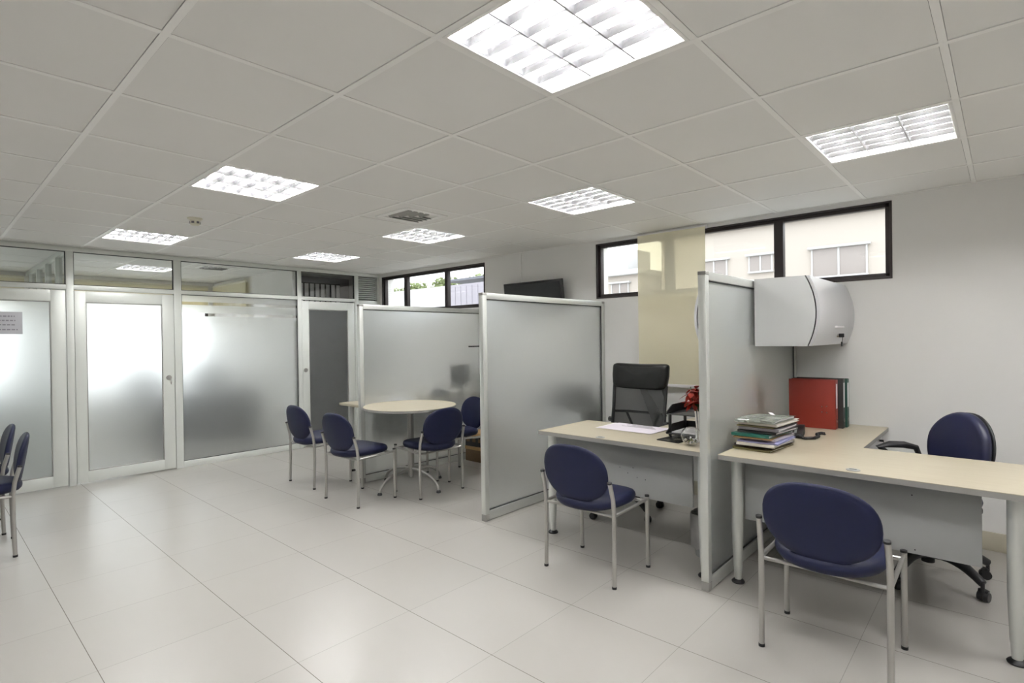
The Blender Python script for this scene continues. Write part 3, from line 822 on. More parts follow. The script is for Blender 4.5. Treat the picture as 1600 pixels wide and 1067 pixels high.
# cartons on the floor by the farthest screen
def carton(loc, rz, w, d, h, mat, label):
    r = thing('carton', label, 'box', loc, rz, 'cartons by the far screen')
    b = NB(); box(b, -w / 2, w / 2, -d / 2, d / 2, 0, h, bev=.004); obj('body', b, mat, r)
    b = NB(); box(b, -w / 2 - .004, w / 2 + .004, -d / 2 - .004, d / 2 + .004, h - .035, h + .004, bev=.003); obj('lid', b, MTAN, r)
    b = NB()
    for k in range(3): box(b, -w / 2 - .002, -w / 2 + .001, -d / 2 + .05 + k * .09, -d / 2 + .10 + k * .09, h * .35, h * .62)
    obj('printed_mark', b, MBROWN, r)
carton((4.46, 4.525, 0), 0, .30, .30, .17, MBROWN, 'lower of two brown cartons stacked beside the farthest screen')
carton((4.455, 4.52, .175), .06, .30, .30, .15, MBLACKB, 'upper dark carton of the two stacked beside the farthest screen')

# cabinet and printer behind the middle screen
cb = thing('low_cabinet', 'low grey cabinet showing blurred through the middle screen', 'cabinet', (4.30, 3.028, 0))
b = NB(); box(b, 0, .34, 0, .50, 0, .70, bev=.003); obj('body', b, MDGREY2, cb)
b = NB(); box(b, -.008, .345, -.003, .504, .70, .722, bev=.003); obj('top', b, MDGREY2, cb)
for k in (0, 1):
    b = NB(); box(b, -.016, 0, .004 + k * .248, .248 + k * .248, .05, .69, bev=.003); d = obj('door', b, MCAB, cb)
    b = NB(); cyl(b, (-.016, .225 + k * .05, .45), (-.03, .225 + k * .05, .45), .008); obj('handle', b, MLEG, d)
pr = thing('printer', 'black printer blurred behind the middle screen', 'printer', (4.32, 3.14, .722))
b = NB(); box(b, 0, .31, 0, .36, 0, .16, bev=.015); obj('body', b, MSHELL, pr)
b = NB(); box(b, .02, .28, .03, .33, .16, .205, bev=.01); obj('scanner_lid', b, MSHELL, pr)
b = NB(); box(b, -.07, .01, .06, .30, .035, .05, bev=.004); obj('paper_tray', b, MDGREY, pr)

# ------------------------------------------------------------------ overhead cabinets on the near screen
def overhead(sgn, y, label, xs=3.66):
    r = thing('overhead_cabinet', label, 'cabinet', (xs, y, 1.338), 0, 'curved overhead cabinets')
    L = WX - .006 - xs; H = .432
    def arc(n, off=0.0, sh=0.0):
        # front curve from bottom to top in (depth, z)
        pts = []
        for q in range(n + 1):
            f = q / n; z = sh + (H - 2 * sh) * f
            pts.append((off + .325 + .052 * (1 - (2 * f - .95) ** 2), z))
        return pts
    # body: end panels follow the curve
    poly = [(.012, 0)] + [(d - .012, z) for d, z in arc(16)] + [(.012, H)]
    b = NB()
    for a0, a1 in ((0, .02), (L - .02, L)):
        prism(b, [(sgn * d, z) for d, z in poly], a0, a1, 'x')
    box(b, .02, L - .02, min(sgn * .012, sgn * .03), max(sgn * .012, sgn * .03), 0, H)
    box(b, .02, L - .02, min(sgn * .012, sgn * .30), max(sgn * .012, sgn * .30), 0, .018); box(b, .02, L - .02, min(sgn * .012, sgn * .30), max(sgn * .012, sgn * .30), H - .018, H)
    obj('body', b, MCAB, r)
    o = arc(20, 0.014, .002); i_ = arc(20, -.004, .002)[::-1]
    b = NB(); prism(b, [(sgn * d, z) for d, z in o + i_], -.002, L + .001, 'x'); dr = obj('door', b, MCABD, r)
    b = NB(); i2 = arc(20, -.0045, .0); o2 = arc(20, -.0105, .0)[::-1]
    prism(b, [(sgn * d, z) for d, z in i2 + o2], .004, L - .004, 'x'); obj('door_gasket', b, MSHELL, r)
    # pull and lock
    b = NB(); z = .12; dd = .339 + .052 * (1 - (2 * z / H - .95) ** 2)
    box(b, L * .42, L * .42 + .20, min(sgn * (dd - .01), sgn * (dd + .016)), max(sgn * (dd - .01), sgn * (dd + .016)), z - .006, z + .006, bev=.003); obj('handle', b, MPAPER, dr)
    z = .062; dd = .339 + .052 * (1 - (2 * z / H - .95) ** 2); xk = L * .56
    b = NB(); cyl(b, (xk, sgn * (dd - .012), z), (xk, sgn * (dd + .010), z), .011); lk = obj('lock', b, MCHROME, dr)
    b = NB(); box(b, xk - .004, xk + .004, min(sgn * (dd + .008), sgn * (dd + .04)), max(sgn * (dd + .008), sgn * (dd + .04)), z - .013, z + .013, bev=.003)
    box(b, xk - .014, xk + .014, min(sgn * (dd + .022), sgn * (dd + .030)), max(sgn * (dd + .022), sgn * (dd + .030)), z - .075, z - .042, bev=.004)
    tube(b, [(xk, sgn * (dd + .03), z - .010), (xk + .01, sgn * (dd + .028), z - .03), (xk, sgn * (dd + .026), z - .046)], .0018, 6)
    obj('key', b, MSHELL, lk)
    b = NB(); box(b, .05, L - .05, min(sgn * .0, sgn * .013), max(sgn * .0, sgn * .013), .05, H - .03); obj('mounting_plate', b, MSHELL, r)
overhead(-1, 1.24 - .0225, 'grey overhead cabinet with curved door and keys above the right desk')
overhead(1, 1.24 + .0225, 'grey curved overhead cabinet mostly hidden behind the edge-on screen', 3.76)

# ------------------------------------------------------------------ wall things
tv = thing('television', 'black flat television on the right wall above the middle screen', 'television', (WX - .10, 3.83, 1.93))
tilt = Matrix.Rotation(math.radians(-7), 4, 'Y')
b = NB(); box(b, -.02, .02, -.41, .41, -.24, .10, bev=.006, M=tilt); obj('casing', b, MSHELL, tv)
b = NB(); box(b, -.0225, -.0195, -.385, .385, -.215, .075, M=tilt); obj('display', b, MSCREEN, tv)
b = NB(); box(b, .015, .098, -.06, .06, -.15, .03, bev=.004); obj('wall_bracket', b, MSHELL, tv)

bl = thing('roller_blind', 'cream translucent roller blind hanging over the right-hand ribbon window', 'blind', (WX - .05, 1.922, 0))
b = NB(); W = .652
n = 24; vs = {}
for i in range(n + 1):
    for j in range(9):
        vs[i, j] = b.verts.new((.012 * (1 - i / n) * 0 + .003 * math.sin(j * .8) * (1 - i / n), W * j / 8, .975 + (2.355 - .975) * i / n))
for i in range(n):
    for j in range(8): b.faces.new((vs[i, j], vs[i + 1, j], vs[i + 1, j + 1], vs[i, j + 1]))
obj('fabric', b, MBLIND, bl)
b = NB(); cyl(b, (.018, -.01, 2.358), (.018, W + .01, 2.358), .018); obj('roller', b, MPAPER, bl)
b = NB(); box(b, -.008, .010, -.004, W + .004, .950, .978, bev=.004); obj('bottom_bar', b, MPAPER, bl)

# ceiling fixtures
def ceiling_light(loc, label):
    r = thing('ceiling_light', label, 'ceiling light', loc, 0, 'recessed louvred ceiling lights')
    h = .288
    b = NB()
    for (p, q, s, t_) in ((-h, h, -h, -h + .014), (-h, h, h - .014, h), (-h, -h + .014, -h, h), (h - .014, h, -h, h)):
        box(b, p, q, s, t_, -.001, .016, bev=.002)
    obj('trim_frame', b, MBAR, r)
    b = NB()
    for (p, q, s, t_) in ((-h, h, -h, -h + .004), (-h, h, h - .004, h), (-h, -h + .004, -h, h), (h - .004, h, -h, h)):
        box(b, p, q, s, t_, .016, .105)
    box(b, -h, h, -h, h, .105, .11)
    obj('housing', b, MREFL, r)
    w = (2 * h - .028) / 3
    for k in range(3):
        y = -h + .014 + w * (k + .5)
        b = NB(); cyl(b, (-.27, y, .041), (.27, y, .041), .013, seg=14); tb = obj('tube', b, MTUBE, r)
        b = NB()
        for s in (-1, 1): cyl(b, (s * .284, y, .041), (s * .268, y, .041), .0135, seg=14)
        obj('tube_socket', b, MREFL, tb)
    b = NB()
    for k in (0, 1, 2, 3):                  # long V-shaped dividers
        y = -h + .014 + w * k
        if k in (0, 3):
            s = 1 if k == 0 else -1
            prism(b, [(y, .004), (y + s * .004, .004), (y + s * .009, .026), (y, .026)], -h + .014, h - .014, 'x')
        else:
            prism(b, [(y - .003, .003), (y + .003, .003), (y + .012, .026), (y - .012, .026)], -h + .014, h - .014, 'x')
    NC = 6
    for k in range(3):
        y0 = -h + .014 + w * k + .003; y1 = y0 + w - .006
        for c in range(1, NC):
            x = -h + .014 + (2 * h - .028) * c / NC
            t2 = bmesh.new()
            # cross blade, wider at the top and scooped, tapering to the divider flanks
            prof = [(-.0012, .003), (.0012, .003), (.005, .014), (.013, .025), (-.013, .025), (-.005, .014)]
            A = [t2.verts.new((x + p, y0 + (z - .005) * .30, z)) for p, z in prof]; B = [t2.verts.new((x + p, y1 - (z - .005) * .30, z)) for p, z in prof]
            t2.faces.new(A); t2.faces.new(B[::-1])
            for q in range(6): t2.faces.new((A[q], B[q], B[(q + 1) % 6], A[(q + 1) % 6]))
            merge(b, t2)
    obj('louvre', b, MLOUV, r)
    return r
L0 = None
for (i, j), lab in LAMPS.items():
    loc = (GX0 + (i + .5) * GS, GY0 + (j + .5) * GS, ZC)
    if L0 is None: L0 = ceiling_light(loc, lab)
    else: dup(L0, loc, 0, lab)
for (i, j) in OFFICE: dup(L0, (GX0 + (i + .5) * GS, GY0 + (j + .5) * GS, ZC), 0, 'louvred ceiling light inside the office, seen through the clear transom over the bright door')
for n, (i, j) in enumerate(ADDED_LAMPS): dup(L0, (GX0 + (i + .5) * GS, GY0 + (j + .5) * GS, ZC), 0, 'added louvred ceiling light outside the picture, %s' % ('left of the nearest light', 'left of the smoke detector', 'behind the viewpoint in line with the nearest light', 'behind the viewpoint by the right wall', 'behind the viewpoint on the left')[n])

def vent(loc, label):
    r = thing('air_vent', label, 'vent', loc, 0, 'ceiling air vents')
    b = NB(); h = .20
    for (p, q, s, t_) in ((-h, h, -h, -h + .045), (-h, h, h - .045, h), (-h, -h + .045, -h, h), (h - .045, h, -h, h)):
        box(b, p, q, s, t_, -.008, .004, bev=.003)
    obj('frame', b, MBAR, r)
    b = NB(); box(b, -h + .02, h - .02, -h + .02, h - .02, .003, .0045); obj('dark_throat', b, MGAP, r)
    b = NB()
    for k in range(4):                       # two-way blades meeting on the diagonal
        o = -.125 + k * .055
        M1 = Matrix.Translation((o, 0, -.006)) @ Matrix.Rotation(math.radians(35), 4, 'Y')
        box(b, -.014, .014, -.155, -o if o < 0 else -.0 - o, -.0012, .0012, M=M1)
        M2 = Matrix.Translation((0, -o, -.006)) @ Matrix.Rotation(math.radians(35), 4, 'X')
        box(b, o, .155, -.014, .014, -.0012, .0012, M=M2)
    obj('blade', b, MEDGE, r)
    return r
v0 = vent((GX0 + (VENTC[0] + .5) * GS, GY0 + (VENTC[1] + .5) * GS, ZC + .004), 'square ceiling air vent near the middle of the main room')
dup(v0, (GX0 + (VENT2[0] + .5) * GS, GY0 + (VENT2[1] + .5) * GS, ZC + .004), 0, 'square air vent inside the office, seen through the clear transom')
sd = thing('smoke_detector', 'cream round smoke detector on the ceiling', 'smoke detector', (1.495, 4.70, ZC + .006))
b = NB(); lathe(b, [(0, 0), (.052, 0), (.055, -.006), (.050, -.012), (.036, -.016), (0, -.016)], seg=32); obj('base', b, MCREAMP, sd)
b = NB(); lathe(b, [(.036, -.016), (.036, -.030), (.033, -.052), (.026, -.058), (0, -.058)], seg=32); bd = obj('head', b, MCREAMP, sd)
b = NB()
for k in range(6):
    a = k * PI / 3 + .3; box(b, -.010, .010, .030, .0365, -.046, -.030, M=Matrix.Rotation(a, 4, 'Z'))
obj('sensor_slot', b, MINK, bd)

# ------------------------------------------------------------------ things on the left-hand desk
def sheet(name, label, cat, w, d, loc, rz, mat, amp=.002, group=None, th=.0012, seed=0):
    rnd = random.Random(seed); ph = [rnd.uniform(0, 6) for _ in range(4)]
    b = NB(); n, m = 10, 8; top = {}; bot = {}
    for i in range(n + 1):
        for j in range(m + 1):
            x, y = w * (i / n - .5), d * (j / m - .5)
            z = amp * (1 + math.sin(x * 18 + ph[0]) * .6 + math.sin(y * 22 + ph[1]) * .4)
            top[i, j] = b.verts.new((x, y, z + th)); bot[i, j] = b.verts.new((x, y, z))
    for i in range(n):
        for j in range(m):
            b.faces.new((top[i, j], top[i + 1, j], top[i + 1, j + 1], top[i, j + 1])); b.faces.new((bot[i, j], bot[i, j + 1], bot[i + 1, j + 1], bot[i + 1, j]))
    for i in range(n):
        b.faces.new((bot[i, 0], bot[i + 1, 0], top[i + 1, 0], top[i, 0])); b.faces.new((bot[i, m], top[i, m], top[i + 1, m], bot[i + 1, m]))
    for j in range(m):
        b.faces.new((bot[0, j], top[0, j], top[0, j + 1], bot[0, j + 1])); b.faces.new((bot[n, j], bot[n, j + 1], top[n, j + 1], top[n, j]))
    o = obj(name, b, mat); o.location = loc; o.rotation_euler = (0, 0, rz)
    return tag(o, label, cat, group)
p1 = sheet('paper_sheet', 'large lilac-white printed sheet lying on the left maple desk', 'paper', .29, .44, (3.515, 2.01, DH + .0015), -.03, MPAPER2, .0012, 'papers on the left desk', seed=1)
for k in range(5):
    b = NB(); box(b, .03 + k * .022, .034 + k * .022, -.16 + .02 * k, .12 - .03 * (k % 3), .0036, .0044); obj('printed_line', b, MINK, p1)
sheet('paper_sheet', 'white sheet peeping out under the lilac-white sheet on the left desk', 'paper', .285, .44, (3.522, 2.035, DH), .02, MPAPER, .0006, 'papers on the left desk', th=.0008, seed=2)
b = NB(); box(b, -.135, .135, -.08, .08, 0, .008, bev=.003); pdm = tag(obj('desk_pad', b, MLEATH), 'black leather pad in front of the glass bowl', 'pad'); pdm.location = (3.33, 1.575, DH); pdm.rotation_euler = (0, 0, -.12)

bw = thing('glass_bowl', 'small round glass bowl of stones beside the edge-on screen', 'bowl', (3.185, 1.428, DH))
b = NB(); ro = .062; prof = []
for q in range(17):
    a = -PI / 2 + PI * .86 * q / 16; prof.append((max(0.0, ro * math.cos(a)), .058 + ro * .94 * math.sin(a)))
inn = [(max(0.0, r_i - .003), z + (.003 if k == 0 else 0)) for k, (r_i, z) in enumerate(prof)][::-1]
lathe(b, prof + inn, seg=40); obj('bowl', b, MBOWL, bw)
stone_mats = [MGREYP, MHEDGE, MSHELL, MPAPER, MMAPLE]
rnd = random.Random(3)
b = NB()
for k in range(34):
    zz = .014 + .03 * rnd.random(); rr = math.sqrt(max(0, (ro - .016) ** 2 - (zz - .058) ** 2)) * rnd.random() ** .5; a = rnd.uniform(0, 6.28)
    t2 = bmesh.new(); bmesh.ops.create_icosphere(t2, subdivisions=1, radius=.0075 * rnd.uniform(.7, 1.15))
    bmesh.ops.translate(t2, verts=t2.verts[:], vec=(rr * math.cos(a), rr * math.sin(a), zz)); merge(b, t2, rnd.randrange(5))
st = obj('stones', b, stone_mats, bw); st['kind'] = 'stuff'

tr = thing('letter_tray', 'black two-tier letter tray on the left desk, partly behind the screen post', 'tray', (3.50, 1.56, DH))
for z in (.02, .150):
    b = NB(); box(b, -.15, .15, -.115, .115, z, z + .005, bev=.001)
    for s in (-1, 1): prism(b, [(-.15, z + .004), (.15, z + .004), (.15, z + .058), (-.06, z + .058), (-.15, z + .012)], s * .115 - .003, s * .115 + .003, 'y')
    box(b, .145, .15, -.115, .115, z, z + .055); obj('tier', b, MSHELL, tr)
for x, y in ((-.10, .112), (-.10, -.112), (.13, .112), (.13, -.112)):
    b = NB(); box(b, x - .008, x + .010, y - .008, y + .008, 0, .160, bev=.002); obj('riser', b, MSHELL, tr)
sheet('paper_sheet', 'white papers lying in the lower tier of the black letter tray', 'paper', .24, .18, (3.50, 1.56, DH + .027), 0, MPAPER, .0008, 'papers on the left desk', th=.006, seed=5)

va = thing('flower_vase', 'slim silver vase with red poinsettia flowers beside the edge-on screen', 'vase', (3.29, 1.425, DH))
b = NB(); lathe(b, [(0, 0), (.026, 0), (.028, .004), (.020, .03), (.018, .10), (.024, .18), (.027, .20), (.025, .20), (.016, .10), (.016, .03), (0, .02)], seg=28); obj('vase', b, MCHROME, va)
b = NB()
for dx, dy, dz in ((0, .0, .32), (-.02, .045, .30), (.02, .06, .345)):
    tube(b, [(0, 0, .05), (dx * .3, dy * .3, .20), (dx, dy, dz)], .003, 6)
obj('stem', b, MLEAF, va)
def petal(b, c, az, el, L, Wd, droop):
    M = Matrix.Translation(c) @ Matrix.Rotation(az, 4, 'Z') @ Matrix.Rotation(-el, 4, 'Y')
    n = 7; rows = []
    for q in range(n + 1):
        f = q / n; wd = Wd * (math.sin(PI * min(1, f * .96 + .02)) ** .8) * (1 - .25 * f); z = -droop * f * f
        rows.append([b.verts.new(M @ Vector((L * f, s * wd, z + .18 * wd * abs(s) + .0))) for s in (-1, -.0, 1)])
    for A, B in zip(rows[:-1], rows[1:]):
        for k in (0, 1): b.faces.new((A[k], B[k], B[k + 1], A[k + 1]))
rnd = random.Random(11); b = NB()
for c in ((0, -.01, .30), (-.03, .035, .31), (.03, .03, .335), (-.04, .0, .26), (.0, .045, .25)):
    for k in range(9): petal(b, c, k * 2 * PI / 9 + rnd.uniform(-.3, .3), rnd.uniform(-.9, .7), rnd.uniform(.055, .085), rnd.uniform(.016, .024), rnd.uniform(.01, .04))
bmesh.ops.solidify(b, geom=b.faces[:], thickness=.0008)
obj('petals', b, MPETAL, va, angle=1.2)
b = NB()
for k in range(5): petal(b, (0, .02, .25), k * 1.26, rnd.uniform(-.4, .1), .07, .02, .02)
bmesh.ops.solidify(b, geom=b.faces[:], thickness=.0008)
obj('leaves', b, MLEAF, va, angle=1.2)

# sheets and card seen through the near screen
b = NB(); box(b, 3.40, 3.60, 1.2447, 1.2455, 1.05, 1.235); tag(obj('paper_notice', b, MPAPER), 'white sheet stuck on the far side of the edge-on screen', 'notice')
n3 = thing('paper_notice', 'small sheet with three printed lines stuck behind the edge-on screen', 'notice', (3.60, 1.2447, .93))
b = NB(); box(b, 0, .17, 0, .0008, 0, .12); obj('sheet', b, MPAPER2, n3)
for k in range(3):
    b = NB(); box(b, .03, .13, -.0003, .0004, .075 - k * .026, .081 - k * .026); obj('printed_line', b, MSHELL, n3)
b = NB(); box(b, 3.80, 3.95, 1.29, 1.36, DH, 1.125, bev=.003); tag(obj('box_file', b, MTAN), 'tall tan box file standing behind the edge-on screen', 'file')
b = NB(); box(b, 3.99, 4.06, 1.30, 1.37, DH, 1.02, bev=.003); tag(obj('box_file', b, MBROWN), 'short brown box file standing beside the tall tan one behind the screen', 'file')

# waste bin with a plastic liner under the left desk
wb = thing('waste_bin', 'waste bin lined with a crumpled clear bag under the left desk', 'bin', (3.42, 1.42, 0))
b = NB(); lathe(b, [(0, 0), (.085, 0), (.11, .26), (.106, .26), (.082, .006), (0, .006)], seg=32); obj('bucket', b, MGREYP, wb)
b = NB(); rnd = random.Random(4); seg = 32; rings = []
for r_i, z in ((.100, .24), (.108, .272), (.117, .262), (.116, .18), (.113, .10), (.112, .06)):
    rings.append([b.verts.new(((r_i + rnd.uniform(-.002, .005)) * math.cos(2 * PI * k / seg), (r_i + rnd.uniform(-.002, .005)) * math.sin(2 * PI * k / seg), z + rnd.uniform(-.006, .006))) for k in range(seg)])
for A, B in zip(rings[:-1], rings[1:]):
    for k in range(seg): b.faces.new((A[k], A[(k + 1) % seg], B[(k + 1) % seg], B[k]))
bmesh.ops.solidify(b, geom=b.faces[:], thickness=.0006); obj('bag_liner', b, MBAG, wb)

# ------------------------------------------------------------------ things on the right-hand desk
def binder(loc, mat, label, h=.345, d=.30, t_=.070, holes=False):
    r = thing('ring_binder', label, 'binder', loc, 0, 'binders on the right desk')
    b = NB()
    box(b, 0, .003, 0, d, 0, h, bev=.001); box(b, t_ - .003, t_, 0, d, 0, h, bev=.001); box(b, 0, t_, 0, .003, 0, h, bev=.001)
    obj('cover', b, mat, r)
    b = NB(); box(b, .008, t_ - .010, .02, d - .015, .008, h - .03); obj('pages', b, MPAPER, r)
    b = NB(); box(b, t_ * .28, t_ * .72, -.0012, .0004, h * .42, h * .92, bev=.0003); obj('spine_label', b, MPAPER, r)
    b = NB()
    for z in (.05, .15): 
        t2 = bmesh.new(); merge(b, t2)
        tube(b, [(t_ / 2 + .012 * math.cos(a), -.0006, h * .16 + .012 * math.sin(a)) for a in [k * PI / 6 for k in range(12)]], .0018, 6, closed=True)
        break
    obj('finger_ring', b, MCHROME, r)
    if holes:
        b = NB()
        for y, z in ((.055, .16), (.085, .155), (.055, .115), (.085, .118)): cyl(b, (-.0012, y, z), (.0005, y, z), .004, seg=12)
        obj('rivet', b, MCHROME, r)
    return r
binder((4.315, .885, DH), MRED, 'red lever-arch binder in front of the two dark ones', holes=True)
binder((4.392, .855, DH), MBLACKB, 'black binder between the red and the green one', h=.350, d=.315)
binder((4.468, .845, DH), MGREEN, 'green binder at the back of the three', h=.345, d=.31)

def folder(w, d, t_, loc, rz, cmat, pmat, label, seed, crumple=.003, pages=True):
    rnd = random.Random(seed); ph = [rnd.uniform(0, 6.28) for _ in range(4)]
    r = thing('document_folder', label, 'folder', loc, rz, 'pile of folders on the right desk')
    def zz(x, y): return crumple * (math.sin(x * 16 + ph[0]) * .5 + math.sin(y * 19 + ph[1]) * .4 + math.sin((x + y) * 31 + ph[2]) * .25)
    def slab(b, x0, x1, y0, y1, z0, z1, sc):
        n, m = 14, 10; T = {}; B = {}
        for i in range(n + 1):
            for j in range(m + 1):
                x, y = x0 + (x1 - x0) * i / n, y0 + (y1 - y0) * j / m
                T[i, j] = b.verts.new((x, y, z1 + zz(x, y) * sc)); B[i, j] = b.verts.new((x, y, z0 + zz(x, y) * sc))
        for i in range(n):
            for j in range(m):
                b.faces.new((T[i, j], T[i + 1, j], T[i + 1, j + 1], T[i, j + 1])); b.faces.new((B[i, j], B[i, j + 1], B[i + 1, j + 1], B[i + 1, j]))
        for i in range(n): b.faces.new((B[i, 0], B[i + 1, 0], T[i + 1, 0], T[i, 0])); b.faces.new((B[i, m], T[i, m], T[i + 1, m], B[i + 1, m]))
        for j in range(m): b.faces.new((B[0, j], T[0, j], T[0, j + 1], B[0, j + 1])); b.faces.new((B[n, j], B[n, j + 1], T[n, j + 1], T[n, j]))
    b = NB()
    slab(b, -w / 2, w / 2, -d / 2, d / 2, t_ - .0014, t_, 1.0); slab(b, -w / 2, w / 2, -d / 2, d / 2, 0, .0014, .4)
    slab(b, -w / 2, -w / 2 + .0014, -d / 2, d / 2, 0, t_, .7)
    obj('cover', b, cmat, r, angle=.8)
    if pages:
        b = NB(); k = .008; slab(b, -w / 2 + .004, w / 2 - k, -d / 2 + k, d / 2 - k, .0016, t_ - .0016, .7); obj('pages', b, pmat, r, angle=.8)
    return r
MYEL = simple('yellow_card', rgb(206, 190, 110), 0.7); MTEAL = simple('teal_plastic', rgb(40, 104, 92), 0.35); MLIL = simple('lilac_card', rgb(150, 150, 190), 0.7); MGRYF = simple('grey_folder', rgb(112, 108, 112), 0.5)
MOLIVE = simple('olive_card', rgb(108, 100, 62), 0.7, var=0.15); MMUD = simple('dark_maroon_card', rgb(58, 44, 44), 0.6, var=0.15); MOFF = simple('aged_paper', rgb(206, 200, 190), 0.75, var=0.08)
pile = [(MOLIVE, .010, 'olive folder with a dark mouth, lowest in the folder pile'), (MMUD, .014, 'dark maroon folder second from the bottom of the folder pile'),
        (MOFF, .013, 'off-white folder third from the bottom of the folder pile'), (MLIL, .008, 'lilac folder in the lower half of the folder pile'),
        (MPAPER2, .012, 'pale folder just above the lilac folder in the pile'), (MTAN, .007, 'thin tan folder just below the teal folder in the pile'),
        (MTEAL, .016, 'teal plastic folder in the middle of the folder pile'), (MBLACKB, .013, 'dark folder directly above the teal folder in the pile'),
        (MGRYF, .015, 'grey folder in the upper half of the folder pile'), (MOLIVE, .007, 'thin olive folder third from the top of the folder pile'),
        (MOFF, .013, 'off-white folder second from the top of the folder pile'), (MCLEARF, .014, 'crumpled clear plastic folder on top of the folder pile')]
z = DH + .001; rnd = random.Random(21)
for k, (m, t_, lab) in enumerate(pile):
    cx, cy = 3.435 + rnd.uniform(-.034, .030), 1.080 + rnd.uniform(-.026, .012)
    folder(.335 + rnd.uniform(-.02, .02), .222 + rnd.uniform(-.014, .004), t_, (cx, cy, z), rnd.uniform(-.07, .07) - .06, m, MPAPER, lab, 40 + k, crumple=.0022 if k < 11 else .007)
    z += t_ + (.0024 if k < 7 else .0036 if k < 10 else .0056)
b = NB(); box(b, -.02, .02, -.014, .014, 0, .0012); tg = tag(obj('price_tag', b, MPAPER), 'tiny white paper tag lying on top of the folder pile', 'tag'); tg.location = (3.50, 1.06, z + .006); tg.rotation_euler = (.15, -.25, .7)
telephone((3.90, 1.075, DH), 190, 'black desk telephone half hidden behind the folder pile, with a coiled cord', cord=[(.10, .06, .02), (.13, .10, .010), (.10, .155, .011), (.03, .175, .011), (-.06, .16, .011), (-.115, .185, .011), (-.10, .205, .011)])

# binders on the closet shelf seen through the transom
sh = thing('wall_shelf', 'dark shelf inside the file closet behind the clear transom', 'shelf', (3.42, 7.40, 1.915))
b = NB(); box(b, .005, 1.22, 0, .31, 0, .022, bev=.002); obj('board', b, MDGREY, sh)
for x in (.2, 1.0):
    b = NB(); prism(b, [(.02, 0), (.31, 0), (.31, -.2)], x, x + .02, 'x'); obj('bracket', b, MDGREY, sh)
for k in range(9):
    x = 3.60 + k * .083
    r = thing('ring_binder', 'binder with white spine on the closet shelf, %s from the left' % ('first', 'second', 'third', 'fourth', 'fifth', 'sixth', 'seventh', 'eighth', 'ninth')[k], 'binder', (x, 7.43, 1.9375), 0, 'white-spined binders on the closet shelf')
    b = NB(); box(b, 0, .074, 0, .27, 0, .32, bev=.002); obj('cover', b, MBLACKB, r)
    b = NB(); box(b, .008, .066, -.0015, .0005, .04, .305); obj('spine_label', b, MPAPER, r)

# ------------------------------------------------------------------ outside
bm = NB(); box(bm, WX + .25, 60, -40, 60, -.3, -.05); box(bm, -40, WX + .25, BY + .25, 60, -.3, -.05)
o = struct('trim_2', bm, MGROUND, 'grey paved ground outside the windows'); o.name = 'ground'
def building(loc, L, H, D, mat, wins, label, name='building', boxes=()):
    r = thing(name, label, 'building', loc, 0)
    b = NB(); box(b, 0, D, 0, L, 0, H); obj('wall', b, mat, r)
    b = NB(); box(b, -.12, D + .12, -.12, L + .12, H, H + .10, bev=.02); obj('cornice', b, MEXTW, r)
    for (y0, y1, z0, z1) in wins:
        b = NB(); box(b, -.05, .02, y0 - .03, y1 + .03, z0 - .03, z0, bev=.008); box(b, -.08, .02, y0 - .06, y1 + .06, z1, z1 + .035, bev=.01)
        box(b, -.03, .02, y0 - .02, y0, z0, z1); box(b, -.03, .02, y1, y1 + .02, z0, z1); box(b, -.03, .02, (y0 + y1) / 2 - .012, (y0 + y1) / 2 + .012, z0, z1)
        w = obj('window_surround', b, MEXTW, r)
        b = NB(); box(b, -.02, .01, y0, y1, z0, z1); obj('window_glass', b, MGLAZ, w)
    return r
building((9.0, -3.2, -.3), 7.75, 3.42, 5, MEXT, [(3.2 + 1.45, 3.2 + 2.12, .3 + 2.26, .3 + 2.66), (3.2 + 2.70, 3.2 + 3.02, .3 + 2.42, .3 + 2.66), (3.2 + 3.40, 3.2 + 3.80, .3 + 2.30, .3 + 2.65)],
         'cream building with small windows across the yard, seen through the right ribbon window')
ob = building((9.3, 5.15, -.3), 1.05, 2.9, 4, MEXT, [(.25, .6, 2.35, 2.75)], 'lower pale outbuilding with a roof tank, left end of the right ribbon window')
b = NB(); box(b, -.1, .8, .2, .85, 3.0, 3.42, bev=.01); obj('roof_tank', b, MEXTW, ob)
b = NB(); box(b, 0, .25, 0, 3.4, 0, 3.06); bw_ = tag(obj('boundary_wall', b, MEXTW), 'white boundary wall outside the far ribbon window', 'wall'); bw_.location = (9.05, 10.45, -.3)
r = thing('storage_shed', 'mauve metal shed with a grey roof outside the far ribbon window', 'shed', (9.0, 8.6, -.3))
b = NB(); box(b, 0, 2.2, 0, 1.75, 0, 3.05); 
obj('wall', b, MEXTM, r)
b = NB()
for k in range(9): box(b, -.012, 0, .05 + k * .2, .12 + k * .2, 0, 3.0)
obj('cladding_rib', b, MEXTM, r)
b = NB(); box(b, 1.0, 3.6, -1.5, 3.0, 3.30, 3.36); obj('roof', b, MROOF, r)
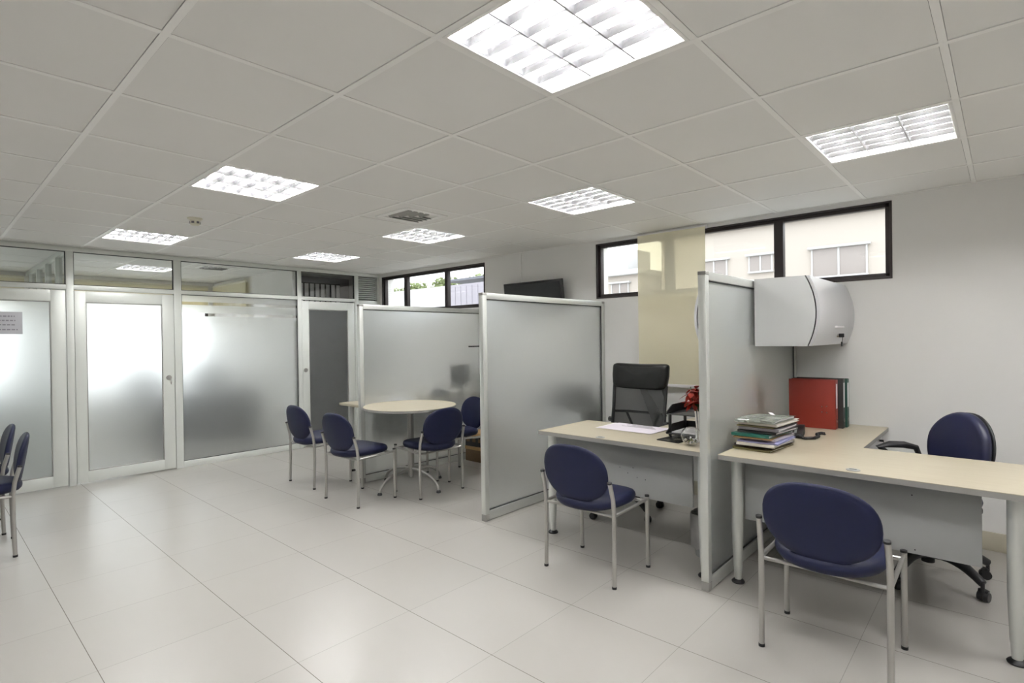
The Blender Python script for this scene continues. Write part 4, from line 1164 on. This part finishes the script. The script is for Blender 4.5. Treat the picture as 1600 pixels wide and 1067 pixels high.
for n, (x, y, h, rad, lab) in enumerate([(12.6, 17.6, 3.52, .46, 'leftmost pale green tree outside the far ribbon window'), (12.4, 16.0, 3.6, .47, 'second pale green tree from the left outside the far ribbon window'),
                                         (12.5, 14.4, 3.66, .48, 'pale green tree right of the middle mullion outside the far ribbon window'), (12.6, 12.8, 3.6, .46, 'rightmost pale green tree outside the far ribbon window')]):
    r = thing('tree', lab, 'tree', (x, y, -.05), 0, 'trees outside the far window')
    b = NB(); tube(b, [(0, 0, 0), (.05, .02, h * .5), (0, 0, h - rad)], [.09, .07, .04], 8); obj('trunk', b, MTRUNK, r)
    rnd = random.Random(60 + n); b = NB()
    for k in range(900):
        th, ph_ = rnd.uniform(0, 6.28), math.acos(rnd.uniform(-1, 1)); q = rad * rnd.uniform(.4, 1.0)
        c = Vector((q * math.sin(ph_) * math.cos(th), 1.55 * q * math.sin(ph_) * math.sin(th), h - rad * .9 + .9 * q * math.cos(ph_)))
        u = Vector((rnd.gauss(0, 1), rnd.gauss(0, 1), rnd.gauss(0, 1))).normalized(); v, w = frame(u); sz = rnd.uniform(.05, .09)
        vv = [b.verts.new(c + v * sz), b.verts.new(c + w * sz * .6), b.verts.new(c - v * sz), b.verts.new(c - w * sz * .6)]; b.faces.new(vv)
    obj('foliage', b, MHEDGE, r)

# ------------------------------------------------------------------ light
wd_ = bpy.data.worlds.new('world'); SC.world = wd_; wd_.use_nodes = True
nt = wd_.node_tree; bg = nt.nodes['Background']
bg.inputs['Color'].default_value = (0.93, 0.965, 1.0, 1); bg.inputs['Strength'].default_value = 1.2
SC.view_settings.view_transform = 'Standard'; SC.view_settings.look = 'None'
SC.view_settings.gamma = 1.0; SC.view_settings.use_curve_mapping = False
SC.view_settings.exposure = 1.91
cy = SC.cycles
cy.max_bounces = 16; cy.diffuse_bounces = 6; cy.glossy_bounces = 6; cy.transmission_bounces = 12; cy.transparent_max_bounces = 24
cy.sample_clamp_indirect = 5.0; cy.use_denoising = True; cy.blur_glossy = 0.5
